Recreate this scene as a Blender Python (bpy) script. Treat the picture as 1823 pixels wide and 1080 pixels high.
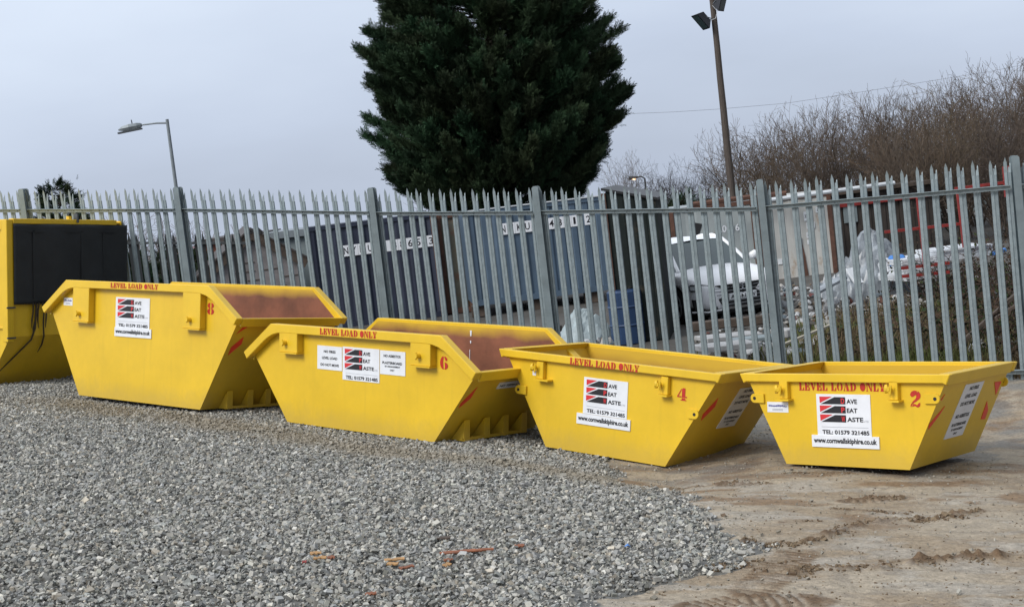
import bpy, bmesh, math, random
import numpy as np
from mathutils import Matrix, Vector
R = math.radians
for o in list(bpy.data.objects): bpy.data.objects.remove(o)
SC = bpy.context.scene
COL = SC.collection
random.seed(7); rng = np.random.default_rng(7)

# ------------------------------------------------------------------ camera
PW, PH, F = 1823., 1080., 2630.          # photograph size and focal length in its pixels
CAMZ, CH = 2.85, 1.8604                  # camera above the level ground / above the sloping yard
pt, LEAN, GP = R(2.2917), R(6.6), R(4.7)
g = np.array([-math.sin(LEAN)*math.cos(GP), math.cos(LEAN)*math.cos(GP), -math.sin(GP)])   # true up, seen by the camera
yw = np.array([0, 0, 1.]) - g[2]*g; yw /= np.linalg.norm(yw)
xw = np.cross(yw, g)
# camera axes are (right, up, forward): a left-handed triple, so flip the cross product
if xw[0] < 0: xw = -xw
C2W = np.array([xw, yw, g])              # rows: world axes in camera coordinates
r_, u_, f_ = C2W[:, 0], C2W[:, 1], C2W[:, 2]
CAM = np.array([0, 0, CAMZ])
cam = bpy.data.cameras.new('camera'); co = bpy.data.objects.new('camera', cam); COL.objects.link(co)
m = Matrix.Identity(4)
for i in range(3):
    m[i][0], m[i][1], m[i][2], m[i][3] = r_[i], u_[i], -f_[i], CAM[i]
co.matrix_world = m
cam.sensor_fit = 'HORIZONTAL'; cam.sensor_width = 36; cam.lens = 36*F/PW
cam.clip_start = .1; cam.clip_end = 3000
SC.camera = co
# yard frame (z = normal of the sloping yard, origin under the camera)
Yx, Yy, Yz = r_, u_*math.sin(pt)+f_*math.cos(pt), u_*math.cos(pt)-f_*math.sin(pt)
YO = CAM - CH*Yz
YM = Matrix.Identity(4)
for i in range(3):
    YM[i][0], YM[i][1], YM[i][2], YM[i][3] = Yx[i], Yy[i], Yz[i], YO[i]
YR = np.array([Yx, Yy, Yz])              # rows
def y2w(P): return np.asarray(P) @ YR + YO
def w2y(P): return (np.asarray(P)-YO) @ YR.T
def ray(px, py): return f_ + r_*(px-PW/2)/F - u_*(py-PH/2)/F
def at(px, py, D): return Vector(CAM + D*ray(px, py))
def gnd(px, py, z=0.):
    d = ray(px, py); return Vector(CAM + d*((z-CAMZ)/d[2]))
def ypt(px, py, z=0.):                   # pixel -> yard coordinates on the yard plane
    d = YR @ ray(px, py); t = (z-CH)/d[2]
    return np.array([d[0]*t, d[1]*t])

# ------------------------------------------------------------------ light
SC.view_settings.view_transform = 'Standard'; SC.view_settings.look = 'None'
SC.view_settings.gamma = 1; SC.view_settings.use_curve_mapping = False
SC.view_settings.exposure = 0.22
SUN = Vector((-.74, -.62, .80)).normalized()
sl = bpy.data.lights.new('sun', 'SUN'); sl.energy = 2.0; sl.angle = R(24); sl.color = (1, .96, .9)
so = bpy.data.objects.new('sun', sl); COL.objects.link(so)
so.rotation_euler = SUN.to_track_quat('Z', 'Y').to_euler()
W = bpy.data.worlds.new('World'); SC.world = W; W.use_nodes = True
nt = W.node_tree; nt.nodes.clear()
def N(nt, t, **k):
    n = nt.nodes.new(t)
    for a, b in k.items(): setattr(n, a, b)
    return n
out = N(nt, 'ShaderNodeOutputWorld'); bg = N(nt, 'ShaderNodeBackground'); sky = N(nt, 'ShaderNodeTexSky')
sky.sky_type = 'NISHITA'; sky.sun_disc = False; sky.sun_elevation = math.asin(SUN.z); sky.sun_rotation = math.atan2(SUN.x, SUN.y)
tc = N(nt, 'ShaderNodeTexCoord'); sep = N(nt, 'ShaderNodeSeparateXYZ'); nt.links.new(tc.outputs['Generated'], sep.inputs[0])
nz = N(nt, 'ShaderNodeTexNoise'); nz.inputs['Scale'].default_value = 2.2; nz.inputs['Detail'].default_value = 5
mp = N(nt, 'ShaderNodeMapping'); mp.inputs['Scale'].default_value = (1, 1, 3.2)
nt.links.new(tc.outputs['Generated'], mp.inputs[0]); nt.links.new(mp.outputs[0], nz.inputs['Vector'])
ma = N(nt, 'ShaderNodeMath', operation='MULTIPLY_ADD'); ma.inputs[1].default_value = .30; nt.links.new(nz.outputs[0], ma.inputs[0])
mb_ = N(nt, 'ShaderNodeMath', operation='MULTIPLY_ADD'); mb_.inputs[1].default_value = -.05; nt.links.new(sep.outputs['X'], mb_.inputs[0]); nt.links.new(sep.outputs['Z'], mb_.inputs[2])
nt.links.new(mb_.outputs[0], ma.inputs[2])
cr = N(nt, 'ShaderNodeValToRGB'); nt.links.new(ma.outputs[0], cr.inputs[0])
e = cr.color_ramp.elements
e[0].position = .08; e[0].color = (.390, .445, .550, 1)
e[1].position = .38; e[1].color = (.715, .800, .930, 1)
e2 = e.new(.20); e2.color = (.510, .580, .715, 1)
e3 = e.new(.8); e3.color = (.80, .86, .95, 1)
sc_ = N(nt, 'ShaderNodeVectorMath', operation='SCALE'); sc_.inputs['Scale'].default_value = 10.
# the cloud is brightest around the hidden sun (behind the camera, left)
dt = N(nt, 'ShaderNodeVectorMath', operation='DOT_PRODUCT'); dt.inputs[1].default_value = SUN; nt.links.new(tc.outputs['Generated'], dt.inputs[0])
mr = N(nt, 'ShaderNodeMapRange'); mr.inputs[1].default_value = -.2; mr.inputs[2].default_value = 1.; mr.inputs[3].default_value = 9.6; mr.inputs[4].default_value = 13.
nt.links.new(dt.outputs['Value'], mr.inputs[0]); # unseen dim sector added behind the camera, right, to darken the skip ends
dt2 = N(nt, 'ShaderNodeVectorMath', operation='DOT_PRODUCT'); dt2.inputs[1].default_value = (.8, -.6, 0); nt.links.new(tc.outputs['Generated'], dt2.inputs[0])
mr2 = N(nt, 'ShaderNodeMapRange'); mr2.inputs[1].default_value = -.2; mr2.inputs[2].default_value = .6; mr2.inputs[3].default_value = 1.; mr2.inputs[4].default_value = .5; nt.links.new(dt2.outputs['Value'], mr2.inputs[0])
mm2 = N(nt, 'ShaderNodeMath', operation='MULTIPLY'); nt.links.new(mr.outputs[0], mm2.inputs[0]); nt.links.new(mr2.outputs[0], mm2.inputs[1])
nt.links.new(mm2.outputs[0], sc_.inputs['Scale'])
nt.links.new(cr.outputs[0], sc_.inputs[0])
mx = N(nt, 'ShaderNodeMix', data_type='RGBA'); mx.inputs[0].default_value = .96
nt.links.new(sky.outputs[0], mx.inputs[6]); nt.links.new(sc_.outputs[0], mx.inputs[7])
nt.links.new(mx.outputs[2], bg.inputs[0]); bg.inputs[1].default_value = .1
nt.links.new(bg.outputs[0], out.inputs[0])

# ------------------------------------------------------------------ helpers
def tag(o, label=None, cat=None, group=None, kind=None):
    if label: o['label'] = label
    if cat: o['category'] = cat
    if group: o['group'] = group
    if kind: o['kind'] = kind
    return o
def empty(name, mat=None, label=None, cat=None, group=None):
    o = bpy.data.objects.new(name, None); COL.objects.link(o); o.empty_display_size = .2
    if mat is not None: o.matrix_world = mat if isinstance(mat, Matrix) else Matrix.Translation(mat)
    return tag(o, label, cat, group)
class MB:
    def __init__(s): s.v, s.f, s.m = [], [], []
    def add(s, vs, fs, mi=0):
        b = len(s.v); s.v += [tuple(v) for v in vs]
        for i, f in enumerate(fs):
            s.f.append([b+j for j in f]); s.m.append(mi[i] if isinstance(mi, (list, tuple)) else mi)
        return s
    def box(s, a, b, mi=0, M=None):
        (x0, y0, z0), (x1, y1, z1) = a, b
        vs = [(x0,y0,z0),(x1,y0,z0),(x1,y1,z0),(x0,y1,z0),(x0,y0,z1),(x1,y0,z1),(x1,y1,z1),(x0,y1,z1)]
        if M is not None: vs = [M @ Vector(v) for v in vs]
        return s.add(vs, [(0,3,2,1),(4,5,6,7),(0,1,5,4),(1,2,6,5),(2,3,7,6),(3,0,4,7)], mi)
    def prism(s, poly, fn, t0, t1, mi=0, mi0=None, mi1=None):
        # polygon (a,b) pushed through fn(a,b,t); caps at t0 and t1
        n = len(poly)
        vs = [fn(a, b, t0) for a, b in poly] + [fn(a, b, t1) for a, b in poly]
        fs = [list(range(n)), list(range(2*n-1, n-1, -1))] + [(i, i+n, (i+1) % n+n, (i+1) % n) for i in range(n)]
        return s.add(vs, fs, [mi if mi0 is None else mi0, mi if mi1 is None else mi1]+[mi]*n)
    def tube(s, pts, rad, n=8, mi=0, cap=True):
        pts = [Vector(p) for p in pts]; k = len(pts)
        rad = rad if isinstance(rad, (list, tuple)) else [rad]*k
        vs = []; up = None
        for i, p in enumerate(pts):
            d = (pts[min(i+1, k-1)]-pts[max(i-1, 0)]).normalized()
            if up is None: up = d.orthogonal().normalized()
            a = (up - d*up.dot(d)).normalized(); up = a; b = d.cross(a)
            for j in range(n):
                t = 2*math.pi*j/n; vs.append(p+(a*math.cos(t)+b*math.sin(t))*rad[i])
        fs = [(i*n+j, i*n+(j+1) % n, (i+1)*n+(j+1) % n, (i+1)*n+j) for i in range(k-1) for j in range(n)]
        if cap: fs += [list(range(n-1, -1, -1)), [(k-1)*n+j for j in range(n)]]
        return s.add(vs, fs, mi)
    def build(s, name, mats, parent=None, bevel=0., smooth=False):
        me = bpy.data.meshes.new(name); me.from_pydata(s.v, [], s.f)
        mats = mats if isinstance(mats, (list, tuple)) else [mats]
        for mm in mats: me.materials.append(mm)
        if len(mats) > 1: me.polygons.foreach_set('material_index', s.m)
        bm = bmesh.new(); bm.from_mesh(me); bmesh.ops.recalc_face_normals(bm, faces=bm.faces)
        if bevel:
            es = [e for e in bm.edges if len(e.link_faces) == 2 and e.calc_face_angle(0) > .6]
            bmesh.ops.bevel(bm, geom=es, offset=bevel, segments=1, affect='EDGES', clamp_overlap=True)
        bm.to_mesh(me); bm.free()
        if smooth: me.polygons.foreach_set('use_smooth', [True]*len(me.polygons))
        o = bpy.data.objects.new(name, me); COL.objects.link(o)
        if parent is not None: o.parent = parent
        return o
def npmesh(name, V, Fc, mat, parent=None, color=None, smooth=False):
    """fast mesh: V (n,3), Fc (m,k) with constant k; color (n,4) point attribute 'Col'"""
    V = np.asarray(V, np.float32); Fc = np.asarray(Fc, np.int32); k = Fc.shape[1]
    me = bpy.data.meshes.new(name)
    me.vertices.add(len(V)); me.vertices.foreach_set('co', V.ravel())
    me.loops.add(Fc.size); me.loops.foreach_set('vertex_index', Fc.ravel())
    me.polygons.add(len(Fc)); me.polygons.foreach_set('loop_start', np.arange(0, Fc.size, k, dtype=np.int32))
    me.polygons.foreach_set('use_smooth', np.full(len(Fc), smooth, bool))
    me.update(calc_edges=True); me.materials.append(mat)
    if color is not None:
        a = me.color_attributes.new('Col', 'FLOAT_COLOR', 'POINT'); a.data.foreach_set('color', np.asarray(color, np.float32).ravel())
    o = bpy.data.objects.new(name, me); COL.objects.link(o)
    if parent is not None: o.parent = parent
    return o
def copy_tree(o, parent=None):
    c = o.copy(); COL.objects.link(c)
    if parent is not None: c.parent = parent; c.matrix_parent_inverse = o.matrix_parent_inverse
    for ch in o.children: copy_tree(ch, c)
    return c
def xz(a, b, t): return (a, t, b)
# value noise
_T = rng.random((256, 256))
def vnoise(x, y):
    x = np.asarray(x, float); y = np.asarray(y, float)
    xi = np.floor(x).astype(int); yi = np.floor(y).astype(int); fx = x-xi; fy = y-yi
    fx = fx*fx*(3-2*fx); fy = fy*fy*(3-2*fy)
    a = _T[xi & 255, yi & 255]; b = _T[(xi+1) & 255, yi & 255]; c = _T[xi & 255, (yi+1) & 255]; d = _T[(xi+1) & 255, (yi+1) & 255]
    return (a*(1-fx)+b*fx)*(1-fy)+(c*(1-fx)+d*fx)*fy
def fbm(x, y, o=4):
    s = 0; a = .5
    for i in range(o): s = s+a*vnoise(x*2**i+17*i, y*2**i+31*i); a /= 2
    return s/(1-.5**o)
def sstep(a, b, x):
    t = np.clip((x-a)/(b-a), 0, 1); return t*t*(3-2*t)

# ------------------------------------------------------------------ materials
def mat(name, col, rough=.6, metal=0., var=0., vscale=6., bump=0., bscale=30., spec=None, dirt=None, dscale=3., dlo=.55, dhi=.75, attr=False, alt=None, coord='Object', stretch=None):
    mt = bpy.data.materials.new(name); mt.use_nodes = True; nt = mt.node_tree; b = nt.nodes['Principled BSDF']
    L = nt.links.new
    b.inputs['Roughness'].default_value = rough; b.inputs['Metallic'].default_value = metal
    if spec is not None: b.inputs['Specular IOR Level'].default_value = spec
    tc = N(nt, 'ShaderNodeTexCoord'); vec = tc.outputs[coord]
    if stretch:
        mp = N(nt, 'ShaderNodeMapping'); mp.inputs['Scale'].default_value = stretch; L(vec, mp.inputs[0]); vec = mp.outputs[0]
    if attr:
        at_ = N(nt, 'ShaderNodeAttribute', attribute_name='Col'); c = at_.outputs['Color']
    else:
        rgb = N(nt, 'ShaderNodeRGB'); rgb.outputs[0].default_value = (*col, 1); c = rgb.outputs[0]
    if var:
        n1 = N(nt, 'ShaderNodeTexNoise'); n1.inputs['Scale'].default_value = vscale; n1.inputs['Detail'].default_value = 6
        n1.inputs['Roughness'].default_value = .65
        L(vec, n1.inputs['Vector'])
        if alt:
            r = N(nt, 'ShaderNodeMapRange'); r.inputs[1].default_value = .35; r.inputs[2].default_value = .65; r.inputs[4].default_value = var
            L(n1.outputs[0], r.inputs[0]); mx = N(nt, 'ShaderNodeMix', data_type='RGBA'); L(r.outputs[0], mx.inputs[0]); L(c, mx.inputs[6]); mx.inputs[7].default_value = (*alt, 1); c = mx.outputs[2]
        else:
            r = N(nt, 'ShaderNodeMapRange'); r.inputs[1].default_value = .3; r.inputs[2].default_value = .7; r.inputs[3].default_value = 1-var; r.inputs[4].default_value = 1+var
            L(n1.outputs[0], r.inputs[0]); mx = N(nt, 'ShaderNodeVectorMath', operation='SCALE'); L(c, mx.inputs[0]); L(r.outputs[0], mx.inputs['Scale']); c = mx.outputs[0]
    if dirt:
        n2 = N(nt, 'ShaderNodeTexNoise'); n2.inputs['Scale'].default_value = dscale; n2.inputs['Detail'].default_value = 8; n2.inputs['Roughness'].default_value = .7; L(vec, n2.inputs['Vector'])
        r2 = N(nt, 'ShaderNodeMapRange'); r2.inputs[1].default_value = dlo; r2.inputs[2].default_value = dhi; L(n2.outputs[0], r2.inputs[0])
        mx = N(nt, 'ShaderNodeMix', data_type='RGBA'); L(r2.outputs[0], mx.inputs[0]); L(c, mx.inputs[6]); mx.inputs[7].default_value = (*dirt, 1); c = mx.outputs[2]
    L(c, b.inputs['Base Color'])
    if bump:
        n3 = N(nt, 'ShaderNodeTexNoise'); n3.inputs['Scale'].default_value = bscale; n3.inputs['Detail'].default_value = 4; L(vec, n3.inputs['Vector'])
        bp = N(nt, 'ShaderNodeBump'); bp.inputs['Strength'].default_value = bump; bp.inputs['Distance'].default_value = .02; L(n3.outputs[0], bp.inputs['Height']); L(bp.outputs[0], b.inputs['Normal'])
    return mt
YEL = (.735, .475, .022)
def paint_mat(name, grime_top=.16, lo=.735, hi=.76):
    """yellow enamel, weathered: mottling, rust chips, mud splash along the foot (object z)"""
    mt = mat(name, YEL, .36, 0, .09, 1.8, .10, 3.2, dirt=(.20, .085, .03), dscale=10., dlo=lo, dhi=hi)
    nt = mt.node_tree; L = nt.links.new; b = nt.nodes['Principled BSDF']; src = b.inputs['Base Color'].links[0].from_socket
    tc = N(nt, 'ShaderNodeTexCoord'); sp = N(nt, 'ShaderNodeSeparateXYZ'); L(tc.outputs['Object'], sp.inputs[0])
    nz = N(nt, 'ShaderNodeTexNoise'); nz.inputs['Scale'].default_value = 7; nz.inputs['Detail'].default_value = 8; nz.inputs['Roughness'].default_value = .7; L(tc.outputs['Object'], nz.inputs['Vector'])
    md = N(nt, 'ShaderNodeMath', operation='MULTIPLY_ADD'); md.inputs[1].default_value = -.42; L(nz.outputs[0], md.inputs[0]); L(sp.outputs['Z'], md.inputs[2])
    r = N(nt, 'ShaderNodeMapRange'); r.inputs[1].default_value = -.16; r.inputs[2].default_value = grime_top-.14; r.inputs[3].default_value = .26; r.inputs[4].default_value = 0; L(md.outputs[0], r.inputs[0])
    mx = N(nt, 'ShaderNodeMix', data_type='RGBA'); L(r.outputs[0], mx.inputs[0]); L(src, mx.inputs[6]); mx.inputs[7].default_value = (.25, .20, .10, 1)
    # vertical streaks
    mp = N(nt, 'ShaderNodeMapping'); mp.inputs['Scale'].default_value = (14, 14, .9); L(tc.outputs['Object'], mp.inputs[0])
    n4 = N(nt, 'ShaderNodeTexNoise'); n4.inputs['Scale'].default_value = 1.; n4.inputs['Detail'].default_value = 5; L(mp.outputs[0], n4.inputs['Vector'])
    r4 = N(nt, 'ShaderNodeMapRange'); r4.inputs[1].default_value = .58; r4.inputs[2].default_value = .8; r4.inputs[4].default_value = .16; L(n4.outputs[0], r4.inputs[0])
    m4 = N(nt, 'ShaderNodeMix', data_type='RGBA'); L(r4.outputs[0], m4.inputs[0]); L(mx.outputs[2], m4.inputs[6]); m4.inputs[7].default_value = (.42, .27, .03, 1)
    L(m4.outputs[2], b.inputs['Base Color'])
    # dents
    return mt
def inner_mat(name, zlo, zhi):
    """red oxide primer inside, yellow overspray along the top"""
    mt = mat(name, (.205, .072, .036), .6, 0, .38, 2.2, .06, 14.)
    nt = mt.node_tree; L = nt.links.new; b = nt.nodes['Principled BSDF']; src = b.inputs['Base Color'].links[0].from_socket
    tc = N(nt, 'ShaderNodeTexCoord'); sp = N(nt, 'ShaderNodeSeparateXYZ'); L(tc.outputs['Object'], sp.inputs[0])
    nz = N(nt, 'ShaderNodeTexNoise'); nz.inputs['Scale'].default_value = 3.5; nz.inputs['Detail'].default_value = 6; L(tc.outputs['Object'], nz.inputs['Vector'])
    md = N(nt, 'ShaderNodeMath', operation='MULTIPLY_ADD'); md.inputs[1].default_value = .12; L(nz.outputs[0], md.inputs[0]); L(sp.outputs['Z'], md.inputs[2])
    r = N(nt, 'ShaderNodeMapRange'); r.inputs[1].default_value = zlo+.06; r.inputs[2].default_value = zhi+.06; L(md.outputs[0], r.inputs[0])
    mx = N(nt, 'ShaderNodeMix', data_type='RGBA'); L(r.outputs[0], mx.inputs[0]); L(src, mx.inputs[6]); mx.inputs[7].default_value = (.60, .37, .02, 1)
    L(mx.outputs[2], b.inputs['Base Color']); return mt
M = {}
M['yel'] = paint_mat('yellow_enamel')
M['yelrim'] = paint_mat('yellow_enamel_chipped_rim', .16, .675, .70)
M['red'] = mat('red_stencil_paint', (.48, .022, .010), .55, var=.2, vscale=25)
M['hivis'] = mat('red_reflective_tape', (.80, .055, .02), .4, var=.12, vscale=10)
M['white'] = mat('white_sign_plastic', (.74, .76, .80), .4, var=.06, vscale=6, dirt=(.50, .47, .38), dscale=9, dlo=.62, dhi=.82)
M['black'] = mat('black_print', (.012, .012, .016), .5)
M['dred'] = mat('red_print', (.62, .03, .035), .45)
M['blueprint'] = mat('blue_print', (.10, .11, .32), .5)
M['greyprint'] = mat('grey_print', (.30, .31, .34), .5)
M['dark'] = mat('black_tarpaulin', (.014, .016, .018), .65, var=.35, vscale=2.5, bump=.25, bscale=5)
M['galv'] = mat('galvanised_steel', (.235, .285, .305), .5, .3, var=.20, vscale=9., bump=.05, bscale=60, dirt=(.34, .385, .40), dscale=45., dlo=.55, dhi=.70)
M['galv_post'] = mat('galvanised_post', (.205, .25, .268), .55, .3, var=.22, vscale=4., bump=.05, bscale=50)
M['darkfence'] = mat('black_powder_coat', (.012, .016, .018), .5)
M['rust'] = mat('rusty_steel', (.095, .045, .030), .8, var=.4, vscale=6, bump=.2, bscale=20)
M['navy'] = mat('navy_container_paint', (.018, .024, .046), .5, var=.25, vscale=1.2, dirt=(.13, .06, .035), dscale=2.6, dlo=.66, dhi=.78)
M['bluegrey'] = mat('faded_blue_container_paint', (.068, .108, .158), .55, var=.22, vscale=1.0, dirt=(.16, .10, .07), dscale=2.2, dlo=.66, dhi=.78)
M['dkgreen'] = mat('dark_green_hut_boards', (.016, .021, .020), .85, spec=.15, var=.35, vscale=1.5, dirt=(.08, .06, .04), dscale=3)
M['olive'] = mat('rusty_olive_container_paint', (.085, .080, .060), .65, var=.3, vscale=2., dirt=(.10, .045, .025), dscale=3., dlo=.5, dhi=.65)
M['refgrey'] = mat('grey_container_paint', (.30, .335, .34), .55, var=.12, vscale=2., dirt=(.20, .12, .07), dscale=2.2, dlo=.63, dhi=.74)
M['cream'] = mat('dirty_cream_container_paint', (.43, .43, .41), .6, var=.15, vscale=2., dirt=(.25, .15, .07), dscale=2.6, dlo=.58, dhi=.72, stretch=(1, 1, .5))
M['brick'] = mat('red_brick', (.16, .055, .035), .85, var=.35, vscale=18)
M['slate'] = mat('hung_slate', (.20, .185, .185), .7, var=.25, vscale=4., bump=.1)
M['roofdark'] = mat('dark_roof_slate', (.055, .045, .042), .7, var=.3, vscale=5)
M['greyclad'] = mat('grey_cladding', (.20, .24, .25), .6, var=.12)
M['barge'] = mat('weathered_timber', (.075, .055, .042), .8, var=.35, vscale=7)
M['timber'] = mat('dark_timber', (.045, .036, .030), .85, var=.4, vscale=6, stretch=(5, 5, .7))
M['pole'] = mat('creosoted_wood', (.075, .060, .050), .85, var=.4, vscale=9, bump=.3, bscale=25, stretch=(6, 6, .6))
M['lampgrey'] = mat('lamp_grey_metal', (.22, .25, .27), .5, .3, var=.15)
M['lampgreyd'] = mat('dark_lamp_metal', (.07, .08, .09), .5, .3)
M['floodblack'] = mat('black_floodlight_housing', (.018, .020, .026), .5)
M['glass'] = mat('dark_glass', (.05, .075, .08), .08, spec=.8)
M['carwhite'] = mat('white_car_paint', (.90, .91, .93), .25)
M['carred'] = mat('red_car_paint', (.40, .03, .035), .2)
M['tyre'] = mat('tyre_rubber', (.015, .015, .016), .8)
M['rim'] = mat('alloy_grey', (.30, .31, .32), .35, .7)
M['plastic'] = mat('black_plastic', (.012, .012, .013), .5)
M['chrome'] = mat('chrome', (.6, .6, .62), .2, 1.)
M['lens'] = mat('clear_lamp_lens', (.45, .48, .50), .1)
M['redsteel'] = mat('red_painted_steel', (.24, .022, .018), .55, var=.3, vscale=8)
M['sheet'] = mat('crumpled_grey_sheeting', (.22, .245, .27), .35, var=.5, vscale=3.5, bump=.5, bscale=6)
M['tarp'] = mat('pale_blue_tarpaulin', (.30, .36, .38), .55, var=.3, vscale=5, bump=.4, bscale=7)
M['drum'] = mat('blue_plastic_drum', (.018, .045, .11), .4, var=.15)
M['board'] = mat('white_board', (.62, .65, .68), .5, var=.15, vscale=3)
M['bluebit'] = mat('bright_blue_plastic', (.05, .20, .55), .45)
M['wood'] = mat('split_timber', (.42, .24, .10), .7, var=.4, vscale=20)
M['woodred'] = mat('red_brown_timber', (.24, .085, .04), .7, var=.4, vscale=20)
M['palewood'] = mat('pale_timber', (.42, .38, .30), .8, var=.3, vscale=9)
M['rope'] = mat('dark_rope', (.05, .035, .02), .9)
M['twig'] = mat('bare_twig', (.085, .062, .048), .85, attr=True)
M['bark'] = mat('bark', (.075, .058, .045), .9, var=.35, vscale=8)
M['leaf'] = mat('conifer_foliage', (.02, .04, .02), .75, attr=True, spec=.2)
M['weed'] = mat('weeds', (.05, .06, .02), .8, attr=True, spec=.2)
M['stone'] = mat('crushed_stone', (.3, .3, .3), .8, attr=True, var=.12, vscale=60, spec=.3)
M['rubble'] = mat('rubble_pieces', (.3, .3, .3), .8, attr=True)
M['slab'] = mat('weathered_concrete', (.36, .36, .36), .85, var=.25, vscale=4)
M['wire'] = mat('wire_black', (.16, .17, .19), .6)
emi = bpy.data.materials.new('lit_amber_lamp'); emi.use_nodes = True
emi.node_tree.nodes['Principled BSDF'].inputs['Emission Color'].default_value = (1, .62, .35, 1); emi.node_tree.nodes['Principled BSDF'].inputs['Emission Strength'].default_value = 4.
M['lit'] = emi
# ------------------------------------------------------------------ fence line, yard, ground
GAM = .000197
def FD(px): return 21.36/(1+GAM*px)
TOPX = [-400, 0, 285, 362, 565, 680, 932, 1037, 1146, 1258, 1397, 1516, 1668, 1776, 1830, 2300]
TOPY = [352, 339, 335.5, 335.5, 337.6, 336.5, 334.6, 332.6, 332, 327.5, 320, 308.5, 293, 283, 278, 240]
def ftop(px): return at(px, float(np.interp(px, TOPX, TOPY)), FD(px))
FPX = np.linspace(-150, 2000, 44)
FOOTW = np.array([np.array(ftop(p))-[0, 0, 2.40] for p in FPX]); FOOTY = w2y(FOOTW)
def yfence(x): return np.interp(x, FOOTY[:, 0], FOOTY[:, 1], left=None) + np.where(x < FOOTY[0, 0], (x-FOOTY[0, 0])*-.43, 0)+np.where(x > FOOTY[-1, 0], (x-FOOTY[-1, 0])*-.43, 0)
def zfence(x): return np.interp(x, FOOTY[:, 0], FOOTY[:, 2])
GPOLY = np.array([ypt(*p) for p in [(-900, 1400), (900, 1400), (1040, 1120), (1085, 1068), (1160, 1040), (1235, 1020), (1300, 1003), (1385, 986), (1380, 972), (1330, 957), (1295, 937), (1262, 917),
    (1240, 885), (1190, 860), (1140, 846), (1105, 836), (1095, 812), (1100, 770), (1130, 690), (1130, 600), (-900, 600)]])
def inpoly(x, y, P):
    r = np.zeros(np.shape(x), bool); n = len(P)
    for i in range(n):
        (x0, y0), (x1, y1) = P[i], P[(i+1) % n]
        c = ((y0 > y) != (y1 > y)) & (x < (x1-x0)*(y-y0)/(y1-y0+1e-12)+x0); r ^= c
    return r
def segdist(x, y, P):
    d = np.full(np.shape(x), 1e9); tt = np.zeros(np.shape(x)); acc = 0
    for (x0, y0), (x1, y1) in zip(P[:-1], P[1:]):
        l2 = (x1-x0)**2+(y1-y0)**2; t = np.clip(((x-x0)*(x1-x0)+(y-y0)*(y1-y0))/l2, 0, 1)
        dd = np.hypot(x-x0-t*(x1-x0), y-y0-t*(y1-y0)); k = dd < d; d = np.where(k, dd, d); tt = np.where(k, acc+t*l2**.5, tt); acc += l2**.5
    return d, tt
def jit(x, y, a=.16): return x+a*(fbm(x*3.1+5, y*3.1, 3)-.5)*2, y+a*(fbm(x*3.1+50, y*3.1+9, 3)-.5)*2
def gmask(x, y):
    jx, jy = jit(x, y, .22); return inpoly(jx, jy, GPOLY)
# ridges of churned mud: pixel polylines, half width, height
RIDGES = [([(1400, 1022), (1450, 1012), (1530, 1010), (1600, 1006), (1680, 998), (1760, 994), (1900, 988)], .085, .055),
          ([(1335, 966), (1390, 972), (1440, 966), (1500, 944), (1540, 930), (1600, 926)], .07, .045),
          ([(1610, 926), (1660, 922), (1700, 918), (1745, 908)], .08, .045),
          ([(1520, 888), (1570, 885), (1600, 884)], .06, .035), ([(1390, 930), (1450, 927)], .04, .02), ([(1480, 902), (1625, 912)], .04, .015),
          ([(1200, 846), (1290, 848), (1350, 852)], .07, .03), ([(1400, 838), (1520, 842)], .04, .015), ([(1280, 1010), (1400, 1000)], .1, .012)]
RIDGES = [(np.array([ypt(*q) for q in p]), w, h) for p, w, h in RIDGES]
# tyre prints: pixel centre lines of lugged tracks, half width
TRACKS = [([(1245, 1078), (1330, 1066), (1440, 1064)], .17), ([(1335, 1050), (1390, 1012), (1420, 985)], .16), ([(1290, 849), (1358, 853)], .10), ([(1505, 890), (1610, 884)], .09), ([(1240, 1110), (1460, 1100)], .2)]
TRACKS = [(np.array([ypt(*q) for q in p]), w) for p, w in TRACKS]
SETTLE = np.array([ypt(*q) for q in [(365, 732), (515, 755), (773, 787), (930, 765), (972, 797), (1186, 830), (1300, 805), (1400, 827)]])
def yheight(x, y):
    yf = yfence(x); d = (yf-y)*.92
    reach = np.interp(x, [-8, 0, 5], [.9, 1.0, 2.6])
    z = zfence(x)*(1-sstep(0, 1, d/reach))
    z = z+(fbm(x*.55, y*.55, 3)-.5)*.05
    # the skips have settled into the ground
    d, _ = segdist(x, y, SETTLE); z = z+np.interp(x, [-3.4, -1.9, -.7, .2, 1.35, 1.9, 2.3], [0, -.042, -.045, -.075, -.125, -.06, 0])*np.exp(-(d/1.0)**2)
    return z
def ymud(x, y):
    """extra height, mud amount 0..1"""
    z = np.zeros(np.shape(x)); mm = np.zeros(np.shape(x))
    jx, jy = jit(x, y, .06)
    for P, w, h in RIDGES:
        d, t = segdist(jx, jy, P); k = np.exp(-(d/w)**2)*np.clip(.25+1.5*(fbm(x*7, y*7, 2)-.22), 0, 1.4)
        kk = np.exp(-(d/(w*.6))**2)*np.clip(2.6*(fbm(x*8, y*8, 3)-.36), 0, 1.3); z += h*.75*kk*(.25+1.4*vnoise(x*26, y*26)); mm = np.maximum(mm, np.clip(kk*1.5, 0, 1)); mm = np.maximum(mm, .5*np.exp(-(d/(w*1.6))**2)*np.clip(2.5*(fbm(x*6, y*6, 4)-.40), 0, 1))
    for P, w in TRACKS:
        d, t = segdist(x, y, P); k = sstep(w, w*.7, d); lug = .5+.5*np.sin(t*2*math.pi/.062+np.where(d > w*.45, 1.2, 0))
        z += k*(lug*.014-.006); mm = np.maximum(mm, k*(.25+.75*lug)*np.clip(fbm(x*4, y*4, 3)*2.4-.35, 0, 1))
    return z, mm
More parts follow.
